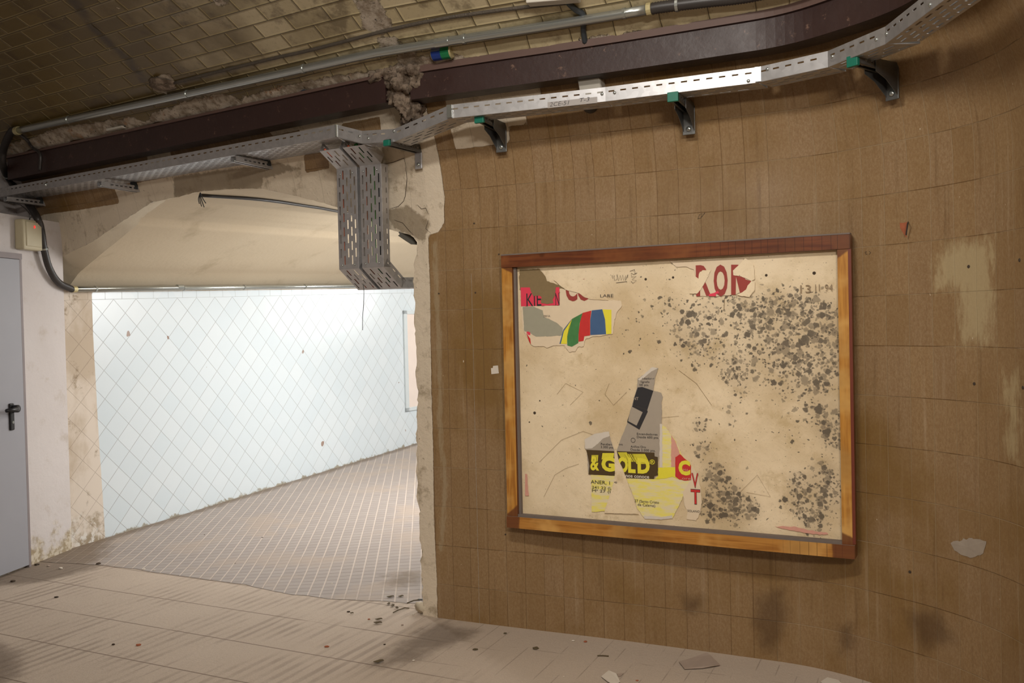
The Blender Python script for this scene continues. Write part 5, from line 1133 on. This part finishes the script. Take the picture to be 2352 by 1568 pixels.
flat_piece('paper_scrap', zz(lambda x, y: (960+x*.4252, 1350+y*.4252), [(990, 483), (1030, 450), (1070, 470), (1092, 512), (1060, 530), (1020, 510)]), MAT['paperw'], 'pale torn paper piece on the floor at the bottom edge', 'scrap', None, .003, .002, .003)
flat_piece('paper_scrap', zz(lambda x, y: (960+x*.4252, 1350+y*.4252), [(1075, 465), (1112, 463), (1095, 478), (1082, 480)]), MAT['shard'], 'tiny pinkish paper scrap beside the pale torn paper', 'scrap', None)
flat_piece('paper_scrap', [(1885, 1566), (1900, 1556), (1925, 1562), (1935, 1572), (1900, 1580)], MAT['paperw'], 'pale paper scrap against the wall foot at the bottom right', 'scrap', None)
bits = [(1316, 1472, .007, 'paperw'), (1345, 1474, .007, 'orangebrick'), (1090, 1492, .010, 'leaf'), (1230, 1490, .011, 'leaf'), (1160, 1455, .006, 'leaf'), (1295, 1554, .004, 'paperw'), (1465, 1563, .005, 'orangebrick'), (130, 1372, .009, 'dirt'), (260, 1480, .008, 'dirt'), (318, 1482, .008, 'orangebrick'), (540, 1295, .005, 'dirt'), (800, 1405, .006, 'dirt'), (848, 1422, .005, 'orangebrick'), (750, 1485, .007, 'orangebrick'), (884, 1480, .006, 'dirt'), (949, 1411, .005, 'paperw'), (950, 1517, .006, 'paperw'), (470, 1235, .004, 'dirt'), (700, 1268, .007, 'paperw'), (140, 1306, .010, 'paperw'), (112, 1300, .009, 'shard'), (85, 1297, .012, 'dirt'), (925, 1435, .007, 'shard'), (763, 1340, .005, 'paperw'), (603, 1242, .004, 'dirt'), (330, 1308, .010, 'paperw'), (355, 1310, .008, 'paperw'), (225, 1295, .012, 'dirt'), (30, 1335, .012, 'dirt'), (965, 1378, .009, 'cable')]
for x, y, r, mk in bits:
    p = on_z(x, y, 0.)+np.array([0, 0, max(0, zfl(on_z(x, y, 0)) if y < 1345 else 0)]); b = B(); b.blob(p+np.array([0, 0, r*.35]), (r*1.3, r, r*.45), n=5, nz=.4, sc=60)
    side = 'under the poster frame' if x > 1000 else ('near the pier foot' if x > 780 else ('by the left wall foot' if x < 250 and y < 1345 else 'in the opening'))
    cn = {'paperw': 'white', 'orangebrick': 'reddish', 'leaf': 'brown', 'dirt': 'dark', 'shard': 'greyish', 'cable': 'slate grey'}[mk]
    setp(b.build('floor_crumb', MAT[mk], None, smooth=False), f'{cn} crumb of debris on the floor {side}', 'crumb', f'{cn} crumbs on the floor {side}')
def leaf(x, y, sx_, ang, label, mat='leaf'):
    p = on_z(x, y, 0.); b = B(); ca, sa = math.cos(ang), math.sin(ang); n_ = 10; pts = []
    for k in range(n_):
        t_ = 2*math.pi*k/n_; lx = sx_*math.cos(t_); ly = sx_*.4*math.sin(t_)*(1+.3*math.sin(3*t_)); pts.append(p+np.array([ca*lx-sa*ly, sa*lx+ca*ly, .003+.006*abs(math.sin(t_*1.5))]))
    b.prism(pts, (0, 0, .0015)); setp(b.build('dry_leaf', MAT[mat], None), label, 'leaf', 'dry leaves on the floor by the pier')
for i, a in enumerate([(897, 1372, .022, .2), (921, 1371, .018, .6), (902, 1392, .02, 1.5), (912, 1398, .016, 2.2), (870, 1424, .02, .3), (868, 1432, .022, .0), (870, 1521, .026, .5), (893, 1388, .016, 1.2), (808, 1410, .01, 0)]):
    leaf(*a, 'dry brown leaf scrap on the floor left of the pier foot')
for l, lab in ((((903, 1408), (915, 1402), (930, 1397), (940, 1398)), 'short curved dark twig on the floor left of the pier foot'), (((935, 1386), (950, 1380), (967, 1378)), 'thin dark twig touching the pier foot'), (((1372, 1507), (1385, 1507), (1398, 1508)), 'thin reddish twig on the floor under the frame')):
    b = B(); b.tube([on_z(x, y, 0.)+np.array([0, 0, .004]) for x, y in l], .0025, 6); setp(b.build('twig', MAT['leaf'], None), lab, 'twig')
# pale scuffed mortar at the pier foot
b = B(); b.blob(on_z(985, 1408, 0)+np.array([0, .01, .01]), (.06, .05, .05), n=10, nz=.5, sc=30); setp(b.build('mortar_heap', MAT['soffit'], None, smooth=True), 'small heap of crumbled mortar at the foot of the pier', 'rubble')
